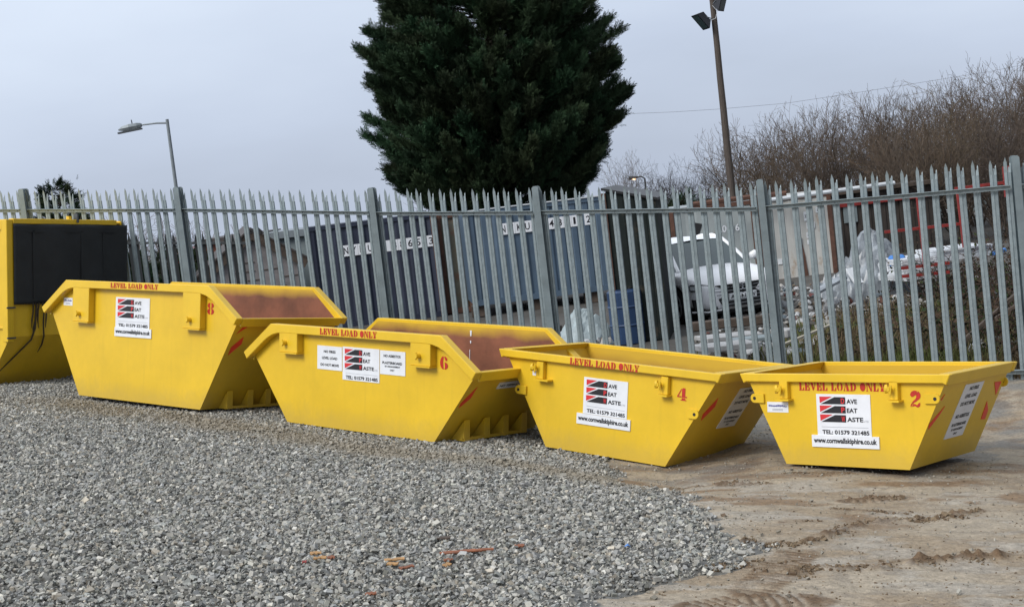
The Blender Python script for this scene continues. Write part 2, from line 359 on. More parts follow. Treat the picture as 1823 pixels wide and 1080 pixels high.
xs = np.concatenate([[-60, -40, -25, -16, -12], np.arange(-9, 0, .06), np.arange(0, .7, .028), np.arange(.7, 3.7, .0145), np.arange(3.7, 7.6, .028), [8.2, 9, 11, 15, 25, 40, 60]])
ys = np.concatenate([[-30, -10, 0, 4, 6], np.arange(7, 9.7, .0145), np.arange(9.7, 15, .028), np.arange(15, 22, .06), [22.5, 24, 27, 31, 36, 44]])
GX, GY = np.meshgrid(xs, ys)
mz, mm = ymud(GX, GY); gmk = gmask(GX, GY)
GZ = yheight(GX, GY)+mz*(~gmk)+(fbm(GX*9, GY*9, 3)-.5)*.022*np.where(gmk, 1, .8)
GZ = np.where(gmk, GZ-.004, GZ)
def mixc(a, b, t): return np.asarray(a)*(1-t[..., None])+np.asarray(b)*t[..., None]
n1 = fbm(GX*.9+3, GY*1.7, 5); n2 = fbm(GX*2.7, GY*5.+40, 5); n3 = fbm(GX*14, GY*22, 3)
colr = mixc((.345, .292, .222), (.290, .230, .162), sstep(.44, .62, n1))
colr = mixc(colr, (.350, .318, .270), .75*sstep(.50, .64, n2))
colr = mixc(colr, (.200, .132, .078), .85*sstep(.52, .66, fbm(GX*2.1+90, GY*3.4, 5))*sstep(8.6, 10.2, GY))
colr = mixc(colr, (.135, .088, .052), np.clip(mm*1.1, 0, 1))
n5 = fbm(GX*7+7, GY*11., 4); colr = mixc(colr, (.24, .205, .165), .5*sstep(.58, .70, n5))
colr = colr*(.80+.40*n3)[..., None]
back = sstep(11.2, 13.4, GY)*(~gmk)                      # behind the skips: wet grey rubble
colr = mixc(colr, (.17, .165, .155), .7*back*sstep(.35, .6, n2))
colr[gmk] = mixc((.16, .165, .165), (.13, .12, .10), n1)[gmk]
idx = np.arange(GX.size).reshape(GX.shape)
Q = np.stack([idx[:-1, :-1], idx[:-1, 1:], idx[1:, 1:], idx[1:, :-1]], -1).reshape(-1, 4)
keep = (GY[:-1, :-1] < yfence(GX[:-1, :-1])+.35).reshape(-1); Q = Q[keep]
yardm = mat('yard_mud_and_concrete', (.3, .3, .3), .85, attr=True, var=.30, vscale=38., bump=.4, bscale=90., spec=.25)
yo = npmesh('yard', np.stack([GX, GY, GZ], -1).reshape(-1, 3), Q, yardm, color=np.concatenate([colr.reshape(-1, 3), np.ones((GX.size, 1))], 1), smooth=True)
yo.matrix_world = YM; tag(yo, kind='structure', label='sloping yard of muddy concrete with tyre tracks')
# level ground beyond the fence
dirw = FOOTW[-1]-FOOTW[0]; dirw[2] = 0; dirw /= np.linalg.norm(dirw); nrmw = np.array([-dirw[1], dirw[0], 0])
if nrmw[1] < 0: nrmw = -nrmw
sp_ = np.concatenate([[-900, -300, -100, -40, -15, -5], np.linspace(0, np.linalg.norm((FOOTW[-1]-FOOTW[0])[:2]), 80), [22, 26, 35, 60, 140, 400, 1000]])
dp = np.concatenate([[-.15, 0], np.linspace(.2, 3, 14), np.linspace(3.4, 30, 60), [34, 42, 60, 100, 200, 500, 1200, 2500]])
SS, DD = np.meshgrid(sp_, dp); flen = np.linalg.norm((FOOTW-FOOTW[0])[:, :2], axis=1)
zf = np.interp(SS, flen, FOOTW[:, 2])-.05
ZZ = zf*(1-sstep(.3, 3., DD))+(fbm(SS*.5, DD*.5, 4)-.5)*.12*sstep(.3, 2, DD)*(DD < 40)-np.clip(DD-32, 0, None)*.034
GW = FOOTW[0][None, None, :]*np.array([1, 1, 0])+SS[..., None]*dirw+DD[..., None]*nrmw; GW[..., 2] = ZZ
idx = np.arange(SS.size).reshape(SS.shape); Q = np.stack([idx[:-1, :-1], idx[:-1, 1:], idx[1:, 1:], idx[1:, :-1]], -1).reshape(-1, 4)
gm_ = mat('rough_ground', (.095, .092, .088), .85, var=.85, vscale=.5, alt=(.05, .043, .032), bump=.4, bscale=12)
go = npmesh('ground', GW.reshape(-1, 3), Q, gm_, smooth=True); tag(go, kind='structure', label='rough level ground beyond the fence')
def gz(x, y):
    d = (np.array([x, y])-FOOTW[0][:2]) @ nrmw[:2]; s = (np.array([x, y])-FOOTW[0][:2]) @ dirw[:2]
    return float((np.interp(s, flen, FOOTW[:, 2])-.05)*(1-sstep(.3, 3., d)))

# ------------------------------------------------------------------ gravel (uncountable): one mesh of crushed stones
def ico():
    t = (1+5**.5)/2
    v = np.array([(-1,t,0),(1,t,0),(-1,-t,0),(1,-t,0),(0,-1,t),(0,1,t),(0,-1,-t),(0,1,-t),(t,0,-1),(t,0,1),(-t,0,-1),(-t,0,1)])/math.sqrt(1+t*t)
    f = np.array([(0,11,5),(0,5,1),(0,1,7),(0,7,10),(0,10,11),(1,5,9),(5,11,4),(11,10,2),(10,7,6),(7,1,8),(3,9,4),(3,4,2),(3,2,6),(3,6,8),(3,8,9),(4,9,5),(2,4,11),(6,2,10),(8,6,7),(9,8,1)])
    return v, f
IV, IF = ico()
def rotm(n, r):
    q = r.normal(size=(n, 4)); q /= np.linalg.norm(q, axis=1)[:, None]; w, x, y, z = q.T
    return np.stack([1-2*(y*y+z*z), 2*(x*y-z*w), 2*(x*z+y*w), 2*(x*y+z*w), 1-2*(x*x+z*z), 2*(y*z-x*w), 2*(x*z-y*w), 2*(y*z+x*w), 1-2*(x*x+y*y)], 1).reshape(n, 3, 3)
HV = np.array([(x, y, z) for z in (-1, 1) for y in (-1, 1) for x in (-1, 1)], float)*.62
HF = np.array([(0,2,3,1),(4,5,7,6),(0,1,5,4),(2,6,7,3),(0,4,6,2),(1,3,7,5)])
def chips(P, rad, col, r, flat=.55):
    """angular crushed stones: jittered, sheared hexahedra"""
    n = len(P); shp = HV[None]*(.62+.62*r.random((n, 8, 3)))*np.stack([np.ones(n)*1.1, .6+.5*r.random(n), flat-.15+.45*r.random(n)], 1)[:, None, :]
    V = np.einsum('nij,nkj->nki', rotm(n, r), shp); V[:, :, 2] *= .85; V = V*rad[:, None, None]+P[:, None, :]
    Fc = (HF[None]+np.arange(n)[:, None, None]*8).reshape(-1, 4)
    return V.reshape(-1, 3), Fc, np.repeat(np.concatenate([col, np.ones((n, 1))], 1), 8, 0)
def stones(P, rad, col, r, flat=.62):
    n = len(P); shp = IV[None]*(.72+.5*r.random((n, 12, 1)))*np.stack([np.ones(n), .65+.35*r.random(n), flat-.15+.4*r.random(n)], 1)[:, None, :]
    tilt = rotm(n, r); V = np.einsum('nij,nkj->nki', tilt, shp)
    V[:, :, 2] *= .8
    V = V*rad[:, None, None]+P[:, None, :]
    Fc = (IF[None]+np.arange(n)[:, None, None]*12).reshape(-1, 3)
    return V.reshape(-1, 3), Fc, np.repeat(np.concatenate([col, np.ones((n, 1))], 1), 12, 0)
sx, sy = [], []
n = 330000
x = rng.uniform(-7.6, 4.2, n); y = rng.uniform(7.2, 20.6, n)
vis = (np.abs(x)/y < .40) & (y < yfence(x)-.1)
edge = fbm(x*2, y*2, 3)
gm0 = gmask(x, y); jx, jy = jit(x, y, .22)
de, _ = segdist(jx, jy, GPOLY[1:18])
pr = np.where(gm0, np.clip(.25+de/.25, 0, 1), np.where((de < .6), .22*np.exp(-de/.15)+.03, .035))
pr = np.where(~gm0 & (y > 11.6) & (x > .5), np.maximum(pr, .10), pr)
k = vis & (rng.random(n) < pr*np.clip(1.0-(y-13)*.035, .7, 1)); x, y = x[k], y[k]; gm0 = gm0[k]; n = len(x)
rad = np.clip(rng.lognormal(math.log(.0118), .42, n), .005, .032)*np.where(gm0, 1, np.where(rng.random(n) < .85, .42, .8))
z = yheight(x, y)+rng.uniform(-.006, .018, n)
br = np.clip(rng.normal(1.0, .33, n), .36, 1.9)[:, None]
pal = np.array([(.325, .314, .285), (.275, .275, .265), (.375, .360, .318), (.250, .255, .238), (.335, .302, .248), (.292, .290, .252)])
col = pal[rng.choice(6, n, p=[.3, .22, .16, .18, .06, .08])]*br
# dusty brownish band along the foot of the skips
ba, bb = ypt(480, 770), ypt(1150, 850); db, _ = segdist(x, y, np.array([ypt(100, 715), ypt(520, 775), ypt(780, 812), ypt(1000, 832), ypt(1180, 850)]))
t = np.clip(np.exp(-(db/.36)**2)*1.35*fbm(x*2, y*2, 3)*1.3, 0, .75)
t = np.maximum(t, (~gm0)*.55)
col = mixc(col, (.25, .215, .16), t)
V, Fc, C = chips(np.stack([x, y, z], 1), rad*1.10, col*1.0, rng)
gv = npmesh('gravel', V, Fc, M['stone'], color=C); gv.matrix_world = YM
tag(gv, kind='stuff', label='loose grey crushed stone spread over the yard')
# clods of mud along the ridges
cx, cy, cr = [], [], []
for P, w, h in RIDGES:
    L = np.sum(np.hypot(*np.diff(P, axis=0).T)); k = int(L*520)
    t = rng.random(k)*(len(P)-1); i = t.astype(int); q = P[i]+(P[i+1]-P[i])*(t-i)[:, None]+rng.normal(size=(k, 2))*w*.55
    kk = rng.random(k) < np.clip(.1+2*(fbm(q[:, 0]*7, q[:, 1]*7, 2)-.25), 0, 1); q = q[kk]
    cx.append(q); cr.append(np.clip(rng.lognormal(math.log(.011), .5, len(q)), .005, .038))
q = np.concatenate(cx); rr = np.concatenate(cr)*.8
ex = np.array([ypt(a, b) for a, b in zip(rng.uniform(1150, 1850, 900), rng.uniform(840, 1090, 900))]); q = np.concatenate([q, ex]); rr = np.concatenate([rr, rng.uniform(.003, .011, 900)])
q = np.concatenate([q, [ypt(1289, 917)]]); rr = np.concatenate([rr, [.03]])
z = yheight(q[:, 0], q[:, 1])+ymud(q[:, 0], q[:, 1])[0]*.8
col = mixc((.12, .080, .048), (.22, .165, .105), rng.random(len(q))**1.5)
V, Fc, C = chips(np.stack([q[:, 0], q[:, 1], z], 1), rr, col, rng, .5)
cl = npmesh('mud_clods', V, Fc, M['stone'], color=C); cl.matrix_world = YM; tag(cl, kind='stuff', label='crumbled brown mud clods along the tyre ruts')

# ------------------------------------------------------------------ lettering
def text_mesh(s, bold=.0, spacing=1.):
    cu = bpy.data.curves.new('t', 'FONT'); cu.body = s; cu.size = 1; cu.offset = bold; cu.space_character = spacing; cu.resolution_u = 3
    ob = bpy.data.objects.new('t', cu); COL.objects.link(ob); dg = bpy.context.evaluated_depsgraph_get()
    me = bpy.data.meshes.new_from_object(ob.evaluated_get(dg)); bpy.data.objects.remove(ob); bpy.data.curves.remove(cu)
    V = np.array([v.co[:2] for v in me.vertices]); Fs = [list(p.vertices) for p in me.polygons]; bpy.data.meshes.remove(me)
    V = (V-V.min(0)); w, h = V.max(0); return V, Fs, w, h
def put_text(mb, s, x0, x1, z0, z1, fn, bold=.012, mi=0):
    """text stretched into a box of the plane fn(x,z)"""
    V, Fs, w, h = text_mesh(s, bold)
    mb.add([fn(x0+v[0]/w*(x1-x0), z0+v[1]/h*(z1-z0)) for v in V], Fs, mi)
def ell(cx, cy, rx, ry, a0, a1, n=12): return [(cx+rx*math.cos(R(a0+(a1-a0)*i/n)), cy+ry*math.sin(R(a0+(a1-a0)*i/n))) for i in range(n+1)]
STEM = [(0,0),(0,.08),(.06,.1),(.06,.9),(0,.92),(0,1),(.33,1),(.33,0)]
FOOT = [(.38,0),(.38,.08),(.50,.12),(.62,.4),(.70,.4),(.70,0)]
def cres(cx, cy, rx, ry, inn, side, a=80): # fat crescent half, side +1 right
    o = ell(cx, cy, rx, ry, -a, a); i = ell(cx, cy, inn, ry*.86, a*.93, -a*.93)
    p = o+i
    return p if side > 0 else [(2*cx-x, y) for x, y in p]
GLY = {
 'L': (.70, [STEM, FOOT]),
 'E': (.70, [STEM, FOOT, [(.38,1),(.70,1),(.70,.66),(.63,.66),(.52,.9),(.38,.92)], [(.38,.57),(.48,.66),(.56,.68),(.56,.34),(.48,.36),(.38,.45)]]),
 'V': (.78, [[(0,1),(.38,1),(.38,.92),(.33,.9),(.47,.36),(.41,0),(.35,0),(.06,.9),(0,.92)], [(.50,1),(.78,1),(.78,.92),(.72,.9),(.47,.02),(.45,.14),(.51,.38),(.63,.9),(.50,.92)]]),
 'O': (.80, [cres(.43,.5,.37,.5,.13,1), cres(.37,.5,.37,.5,.13,-1)]),
 '0': (.74, [ell(.37,.5,.37,.5,0,360,24)[:-1]]),
 'A': (.82, [[(0,0),(0,.08),(.06,.1),(.34,1),(.39,1),(.36,.82),(.16,.1),(.24,.08),(.24,0)], [(.43,1),(.48,1),(.77,.1),(.82,.08),(.82,0),(.36,0),(.36,.08),(.44,.1),(.38,.36),(.40,.7)]]),
 'D': (.80, [STEM, cres(.36,.5,.44,.5,.18,1,84)]),
 'N': (.84, [[(0,0),(0,.08),(.07,.1),(.07,.9),(0,.92),(0,1),(.16,1),(.16,.1),(.23,.08),(.23,0)], [(.2,1),(.36,1),(.66,.3),(.66,0),(.58,0),(.2,.86)], [(.62,1),(.84,1),(.84,.92),(.78,.9),(.78,0),(.70,0),(.70,.9),(.62,.92)]]),
 'Y': (.80, [[(0,1),(.36,1),(.36,.92),(.31,.9),(.42,.56),(.42,.5),(.22,.46),(.06,.9),(0,.92)], [(.50,1),(.80,1),(.80,.92),(.74,.9),(.55,.48),(.46,.5),(.64,.9),(.50,.92)], [(.22,.40),(.54,.44),(.54,.1),(.62,.08),(.62,0),(.14,0),(.14,.08),(.22,.1)]]),
 '2': (.72, [[(0,.72)]+ell(.33,.70,.33,.30,165,60,6)+[(.46,.86),(.42,.74),(.34,.70),(.26,.66),(.22,.62),(.10,.60)], ell(.40,.70,.32,.30,60,-40,7)+[(.40,.33),(.16,.20),(.06,.02),(0,0),(.03,.14),(.18,.34),(.36,.48),(.42,.60),(.42,.78)], [(.10,.0),(.20,.19),(.36,.16),(.46,.10),(.58,.24),(.68,.26),(.66,.06),(.56,-.02),(.44,-.02),(.30,.06)]]),
 '4': (.72, [[(.34,.34),(.34,.92),(.40,1),(.58,1),(.58,.34)], [(.30,.96),(.30,.82),(.10,.34),(.30,.34),(.30,.24),(0,.24),(0,.34)], [(.34,.24),(.72,.24),(.72,.34),(.62,.34),(.34,.34)], [(.34,.20),(.34,.08),(.26,.06),(.26,0),(.68,0),(.68,.06),(.58,.08),(.58,.20)]]),
 '6': (.70, [cres(.33,.5,.33,.5,.06,-1,84), cres(.37,.28,.33,.28,.06,1,80), [(.37,.99),(.5,.96),(.62,.85),(.64,.72),(.56,.64),(.46,.68),(.44,.78),(.37,.9)]]),
 '8': (.72, [cres(.33,.755,.30,.245,.05,-1,80), cres(.39,.755,.30,.245,.05,1,80), cres(.33,.26,.33,.26,.05,-1,80), cres(.39,.26,.33,.26,.05,1,80)]),
}
def stencil(mb, s, x0, x1, z0, z1, fn, shear=0.):
    s = s.replace('LOAD ONLY', 'LOAD 0NLY'); tot = 0; pos = []
    for ch in s:
        if ch == ' ': tot += .42; continue
        pos.append((ch, tot)); tot += GLY[ch][0]+.10
    k = (x1-x0)/(tot-.10)
    for ch, p in pos:
        for poly in GLY[ch][1]:
            mb.add([fn(x0+(p+a)*k, z0+b*(z1-z0)) for a, b in poly], [list(range(len(poly)))])
def company_sign(parent, x0, x1, z0, z1, strip=None):
    """white sign with three red and black bars, in the plane of the near panel"""
    w, h = x1-x0, z1-z0; U = lambda u: x0+u*w; V_ = lambda v: z1-v*h
    s = MB().box((x0, -.006, z0), (x1, .0, z1)).build('sign', M['white'], parent)
    tag(s, 'white sign with three red and black bars')
    fn = lambda a, b: (a, -.008, b)
    r, k, l = MB(), MB(), MB()
    for v0, ini, word, u1 in ((.06, 'D', 'AVE', .76), (.275, 'P', 'EAT', .76), (.49, 'W', 'ASTE', .86)):
        hh = .18
        r.add([fn(U(a), V_(v0+b*hh)) for a, b in ((.06, 0), (.30, 0), (.065, .86))], [(0, 1, 2)])
        k.add([fn(U(a), V_(v0+b*hh)) for a, b in ((.075, 1), (.345, .04), (.545, .04), (.545, 1))], [(0, 1, 2, 3)])
        put_text(r, ini, U(.465), U(.53), V_(v0+.165), V_(v0+.035), lambda a, b: (a, -.010, b), .03)
        put_text(l, word, U(.565), U(u1), V_(v0+.165), V_(v0+.055), fn, .03)
    put_text(l, 'TEL: 01579 321485', U(.09), U(.96), V_(.965), V_(.86), fn, .03)
    r.build('emblem_red', M['dred'], s); k.build('emblem_black', M['black'], s); l.build('lettering', M['black'], s)
    gl = MB(); put_text(gl, 'LTD', U(.875), U(.955), V_(.655), V_(.615), fn, .0)
    gl.add([fn(U(a), V_(b)) for a, b in ((.08, .785), (.95, .785), (.95, .792), (.08, .792))], [(0, 1, 2, 3)]); gl.build('fine_print', M['greyprint'], s)
    if strip:
        a0, a1, b0, b1 = strip
        t = MB().box((a0, -.012, b0), (a1, .0, b1)).build('sign', M['white'], parent); tag(t, 'white strip with a web address')
        l2 = MB(); hh = b1-b0
        put_text(l2, 'www.cornwallskiphire.co.uk', a0+.03*(a1-a0), a1-.03*(a1-a0), b0+.22*hh, b0+.80*hh, lambda a, b: (a, -.014, b), .035)
        l2.build('lettering', M['black'], t)
def notice(parent, fn, x0, x1, z0, z1, lines, name='notice', mm='white'):
    """lines: (text, u0, u1, v0, v1) with v down from the top; fn(x,z,off) -> 3D"""
    b = MB(); b.add([fn(x0, z0, .001), fn(x1, z0, .001), fn(x1, z1, .001), fn(x0, z1, .001), fn(x0, z0, .006), fn(x1, z0, .006), fn(x1, z1, .006), fn(x0, z1, .006)],
        [(0,3,2,1),(4,5,6,7),(0,1,5,4),(1,2,6,5),(2,3,7,6),(3,0,4,7)])
    s = b.build(name, M[mm], parent); l = MB()
    for t, u0, u1, v0, v1 in lines:
        put_text(l, t, x0+u0*(x1-x0), x0+u1*(x1-x0), z1-v1*(z1-z0), z1-v0*(z1-z0), lambda a, c: fn(a, c, .008), .03)
    l.build('lettering', M['black'], s); return s
def squiggle(parent, x0, x1, z0, z1, y):
    """small white label with unreadably small print"""
    s = MB().box((x0, y-.003, z0), (x1, y+.001, z1)).build('label_plate', M['white'], parent)
    rr = random.Random(int(abs(x0*1000))); l, g2 = MB(), MB(); w, h = x1-x0, z1-z0
    x = x0+.07*w
    while x < x1-.08*w:
        ww = w*rr.uniform(.02, .05); zz = z0+h*rr.uniform(.52, .58); zt = zz+h*rr.uniform(.08, .22)
        l.add([(x, y-.005, zz), (x+ww, y-.005, zz), (x+ww*1.1, y-.005, zt), (x+ww*.2, y-.005, zt)], [(0, 1, 2, 3)]); x += ww*1.25
    for k in range(2):
        x = x0+.25*w
        while x < x1-.25*w:
            ww = w*.03; zz = z0+h*(.30-.12*k); g2.add([(x, y-.005, zz), (x+ww, y-.005, zz), (x+ww, y-.005, zz+h*.05), (x, y-.005, zz+h*.05)], [(0, 1, 2, 3)]); x += ww*1.3
    l.build('printing', M['blueprint'], s); g2.build('printing', M['greyprint'], s); return s

# ------------------------------------------------------------------ skips
def rotl(yaw, p, r): return Matrix.Rotation(yaw, 4, 'Z') @ Matrix.Rotation(p, 4, 'X') @ Matrix.Rotation(r, 4, 'Y')
def offset_in(pl, d):
    """offset an open polyline (x,z) towards the inside (right-hand side when walking left to right)"""
    out = []
    for i, p in enumerate(pl):
        ns = []
        for a, b in ((i-1, i), (i, i+1)):
            if a < 0 or b >= len(pl): continue
            t = Vector((pl[b][0]-pl[a][0], pl[b][1]-pl[a][1])).normalized(); ns.append(Vector((t.y, -t.x)))
        n = sum(ns, Vector((0, 0))); n = n/n.length; k = d/max(.3, n.dot(ns[0])); out.append((p[0]+n.x*k, p[1]+n.y*k))
    return out
def make_skip(name, label, pos, yaw, z, tilt, dims, low, ribs=()):
    Lt, Lc, Lb, Ht, Hc, Wd, fl = dims
    root = empty(name, YM @ Matrix.Translation((pos[0], pos[1], z)) @ rotl(R(yaw), R(tilt[0]), R(tilt[1])), label, 'skip', 'yellow skips in a row in front of the fence')
    inner = inner_mat('red_oxide_primer', *low)
    T = .012; hx = Lt/2-fl*.9; zr = .03
    if Hc > Ht+.02: prof = [(-Lb/2, 0), (Lb/2, 0), (hx, Ht-zr), (Lc/2-.02, Hc-zr), (-Lc/2+.02, Hc-zr), (-hx, Ht-zr)]
    else: prof = [(-Lb/2, 0), (Lb/2, 0), (hx, Ht-zr), (-hx, Ht-zr)]
    b = MB()
    b.prism(prof, xz, 0, T, 0, 0, 1); b.prism(prof, xz, Wd-T, Wd, 0, 1, 0)
    for s in (-1, 1):     # sloping end plates
        p = [(s*Lb/2, 0), (s*hx, Ht-zr), (s*(hx-.014), Ht-zr), (s*(Lb/2-.014), .014)]
        b.add([(a, T, c) for a, c in p]+[(a, Wd-T, c) for a, c in p], [(0,1,5,4), (2,3,7,6), (1,2,6,5), (0,4,7,3), (0,3,2,1), (4,5,6,7)], [0, 1, 0, 0, 0, 0])
    b.box((-Lb/2+.02, T, .003), (Lb/2-.02, Wd-T, .012), 1)
    body = b.build('body', [M['yel'], inner], root)
    # rims along both long sides
    tw = .088
    if Hc > Ht+.02:
        o = [(-Lt/2, Ht), (-Lc/2, Hc), (Lc/2, Hc), (Lt/2, Ht)]
        i = offset_in(o, tw)
        def rnd(p0, p1, p2, rr=.17):
            a = Vector(p1)+(Vector(p0)-Vector(p1)).normalized()*rr; c = Vector(p1)+(Vector(p2)-Vector(p1)).normalized()*rr
            return [tuple(a*(1-t)**2+Vector(p1)*2*t*(1-t)+c*t*t) for t in (0, .25, .5, .75, 1)]
        poly = o+[i[3]]+rnd(i[3], i[2], i[1])+rnd(i[2], i[1], i[0])+[i[0]]
    else:
        poly = [(-Lt/2, Ht), (Lt/2, Ht), (Lt/2-.035, Ht-tw+.005), (Lt/2-.062, Ht-tw+.018), (-Lt/2+.062, Ht-tw+.018), (-Lt/2+.035, Ht-tw+.005)]
    for y0, y1 in ((-fl, .004), (Wd-.004, Wd+fl)): MB().prism(poly, xz, y0, y1).build('rim', M['yelrim'], root, bevel=.006)
    # rims across the two ends
    for s in (-1, 1):
        sec = [(s*(Lt/2-.115), Ht+.002), (s*(Lt/2-.004), Ht+.002), (s*(Lt/2-.045), Ht-.092), (s*(Lt/2-.06), Ht-.088), (s*(Lt/2-.10), Ht-.012)]
        MB().prism(sec, xz, .006, Wd-.006).build('rim', M['yelrim'], root, bevel=.005)
    for y0 in ribs:       # wedge shaped feet under the sloping ends
        for s in (-1, 1):
            sl_ = (hx-Lb/2)/(Ht-zr); hh = .205; p = [(s*(Lb/2+.004), .004), (s*(Lb/2+sl_*hh+.02), .004), (s*(Lb/2+sl_*hh+.02), hh)]
            MB().prism(p, xz, y0, y0+.08).build('foot', M['yel'], root)
    if ribs:
        for s in (-1, 1):
            sl_ = (hx-Lb/2)/(Ht-zr); xx = sorted((s*(Lb/2+sl_*.205-.01), s*(Lb/2+sl_*.205+.016)))
            MB().box((xx[0], ribs[0], .006), (xx[1], ribs[-1]+.07, .034)).build('foot_rail', M['yel'], root)
    rise = (Ht-zr); run = hx-Lb/2
    nx, nz_ = rise/math.hypot(rise, run), -run/math.hypot(rise, run)
    def efn(y, zz, off=.003):
        return (Lb/2+run*zz/rise+nx*off, y, zz+nz_*off)
    return root, efn
def tape(root, efn, polys):
    for p in polys:
        b = MB(); b.add([efn(y, zz, .004) for y, zz in p]+[efn(y, zz, .001) for y, zz in p], [list(range(len(p)))]+[(i, (i+1) % len(p), (i+1) % len(p)+len(p), i+len(p)) for i in range(len(p))])
        b.build('reflective_tape', M['hivis'], root)
def box_lug(root, x0, x1, z0, z1, fl, pin):
    b = MB(); b.box((x0, -fl+.004, z0), (x1, 0, z1)); o = b.build('lifting_box', M['yel'], root, bevel=.004)
    MB().box((x0-.012, -fl-.012, z0-.014), (x1+.006, 0, z0-.001)).build('shelf_plate', M['yel'], o)
    c = (pin[0], pin[1]); p = MB(); p.tube([(c[0], -fl+.006, c[1]), (c[0], -fl-.055, c[1])], .026, 10); p.tube([(c[0], -fl-.04, c[1]-.035), (c[0], -fl-.04, c[1]+.035)], .008, 6)
    p.build('pin', M['yel'], o, smooth=False)
def plate_lug(root, x0, x1, z0, z1, s0, s1, knob):
    o = MB().box((x0, -.05, z0+.01), (x1, 0, z1)).build('lifting_bracket', M['yel'], root, bevel=.004)
    MB().box((s0, -.085, z0-.006), (s1, 0, z0+.009)).build('shelf_plate', M['yel'], o)
    p = MB(); p.tube([(knob[0], -.03, knob[1]), (knob[0], -.105, knob[1])], .019, 10); p.tube([(knob[0]-.012, -.075, knob[1]), (knob[0]-.03, -.082, knob[1])], .036, 12); p.tube([(knob[0]+.03, -.095, knob[1]+.03), (knob[0]+.02, -.095, knob[1]-.045)], .008, 6)
    p.build('pin', M['yel'], o)
def ear(root, xe, xi, zc, hh, s, y=-.022):
    """tie-down ear: plate with a rounded outer end and a hole"""
    r0 = hh; xc = xe-s*r0; n = 10
    outer = [(xi, zc+hh), (xi, zc-hh)] if s > 0 else [(xi, zc-hh), (xi, zc+hh)]
    arc = ell(xc, zc, r0, r0, -90, 90, n) if s > 0 else ell(xc, zc, r0, r0, 90, 270, n)
    poly = outer+arc; hole = ell(xc, zc, .015, .015, 0, 360, n)[:-1]
    b = MB(); b.prism(poly, xz, y, y+.02); o = b.build('tie_ear', M['yel'], root, bevel=.003)
    MB().prism(hole, xz, y-.0015, y+.0005).build('hole', M['plastic'], o)
NOT_ALL = [('NO FIRES', .3, .78, .05, .12), ('LEVEL LOAD', .22, .84, .19, .26), ('DO NOT MOVE', .14, .88, .33, .40), ('NO ASBESTOS', .14, .86, .56, .63), ('PLASTERBOARD', .12, .88, .72, .78), ('BY ARRANGEMENT', .2, .82, .82, .865), ('ONLY', .4, .6, .90, .945)]
fnear = lambda a, b, off=0: (a, -off, b)

# number 8
S8, e8 = make_skip('waste_skip', 'largest open yellow skip with red number 8, tall sloping rim', (-4.300, 16.878), -38.9, .055, (-1.98, .47), (3.591, 2.618, 2.238, 1.026, 1.368, 1.48, .09), (1.22, 1.335), (.26, .56, .82, 1.08))
company_sign(S8, -.43, .20, .84, 1.192, (-.438, .243, .738, .842))
s = MB(); stencil(s, 'LEVEL LOAD ONLY', -.42, .455, 1.297, 1.356, lambda a, b: (a, -.0935, b)); s.build('stencil_lettering', M['red'], S8)
s = MB(); stencil(s, '8', 1.205, 1.318, 1.05, 1.18, lambda a, b: (a, -.003, b)); s.build('stencil_number', M['red'], S8)
box_lug(S8, -1.16, -.845, .885, 1.295, .09, (-1.02, .975)); box_lug(S8, .885, 1.185, .889, 1.287, .09, (1.02, .985))
squiggle(S8, -1.465, -1.287, 1.060, 1.153, 0)
tape(S8, e8, [[(.173, .824), (.186, .742), (.061, .616), (.057, .709)], [(.10, .93), (.19, .945), (.12, .90), (.05, .855)]])
# number 6
S6, e6 = make_skip('waste_skip', 'open yellow skip with red number 6 and two small notices beside its main sign', (-1.556, 14.791), -41.6, -.019, (.12, .55), (3.413, 2.505, 2.171, .709, 1.033, 1.455, .09), (.89, 1.00), (.225, .51, .785, 1.06))
company_sign(S6, -.213, .327, .511, .846)
notice(S6, fnear, -.60, -.224, .595, .838, [('NO FIRES', .27, .75, .18, .29), ('LEVEL LOAD', .2, .82, .45, .56), ('DO NOT MOVE', .14, .88, .74, .85)])
notice(S6, fnear, .337, .693, .605, .840, [('NO ASBESTOS', .15, .82, .16, .27), ('PLASTERBOARD', .1, .88, .45, .56), ('BY ARRANGEMENT', .2, .8, .62, .69), ('ONLY', .4, .58, .77, .84)])
s = MB(); stencil(s, 'LEVEL LOAD ONLY', -.463, .38, .960, 1.026, lambda a, b: (a, -.0935, b)); s.build('stencil_lettering', M['red'], S6)
s = MB(); stencil(s, '6', 1.163, 1.267, .705, .832, lambda a, b: (a, -.003, b)); s.build('stencil_number', M['red'], S6)
b = MB(); [b.add([(x-w, 1.436, z0), (x+w, 1.436, z0), (x+w*.6, 1.436, z1), (x-w*.6, 1.436, z1)], [(0, 1, 2, 3)]) for x, z0, z1, w in ((0.212, 0.962, 0.902, 0.013), (0.209, 0.854, 0.824, 0.009), (0.197, 0.757, 0.648, 0.004))]
b.build('paint_drip', M['white'], S6)
box_lug(S6, -1.114, -.828, .747, .966, .09, (-1.01, .845)); box_lug(S6, .842, 1.112, .730, .949, .09, (.965, .825))
tape(S6, e6, [[(.129, .557), (.132, .44), (.046, .346), (.03, .397)]])
notice(S6, e6, .424, .75, .512, .575, [('NO TIPPING', .08, .9, .35, .7)])
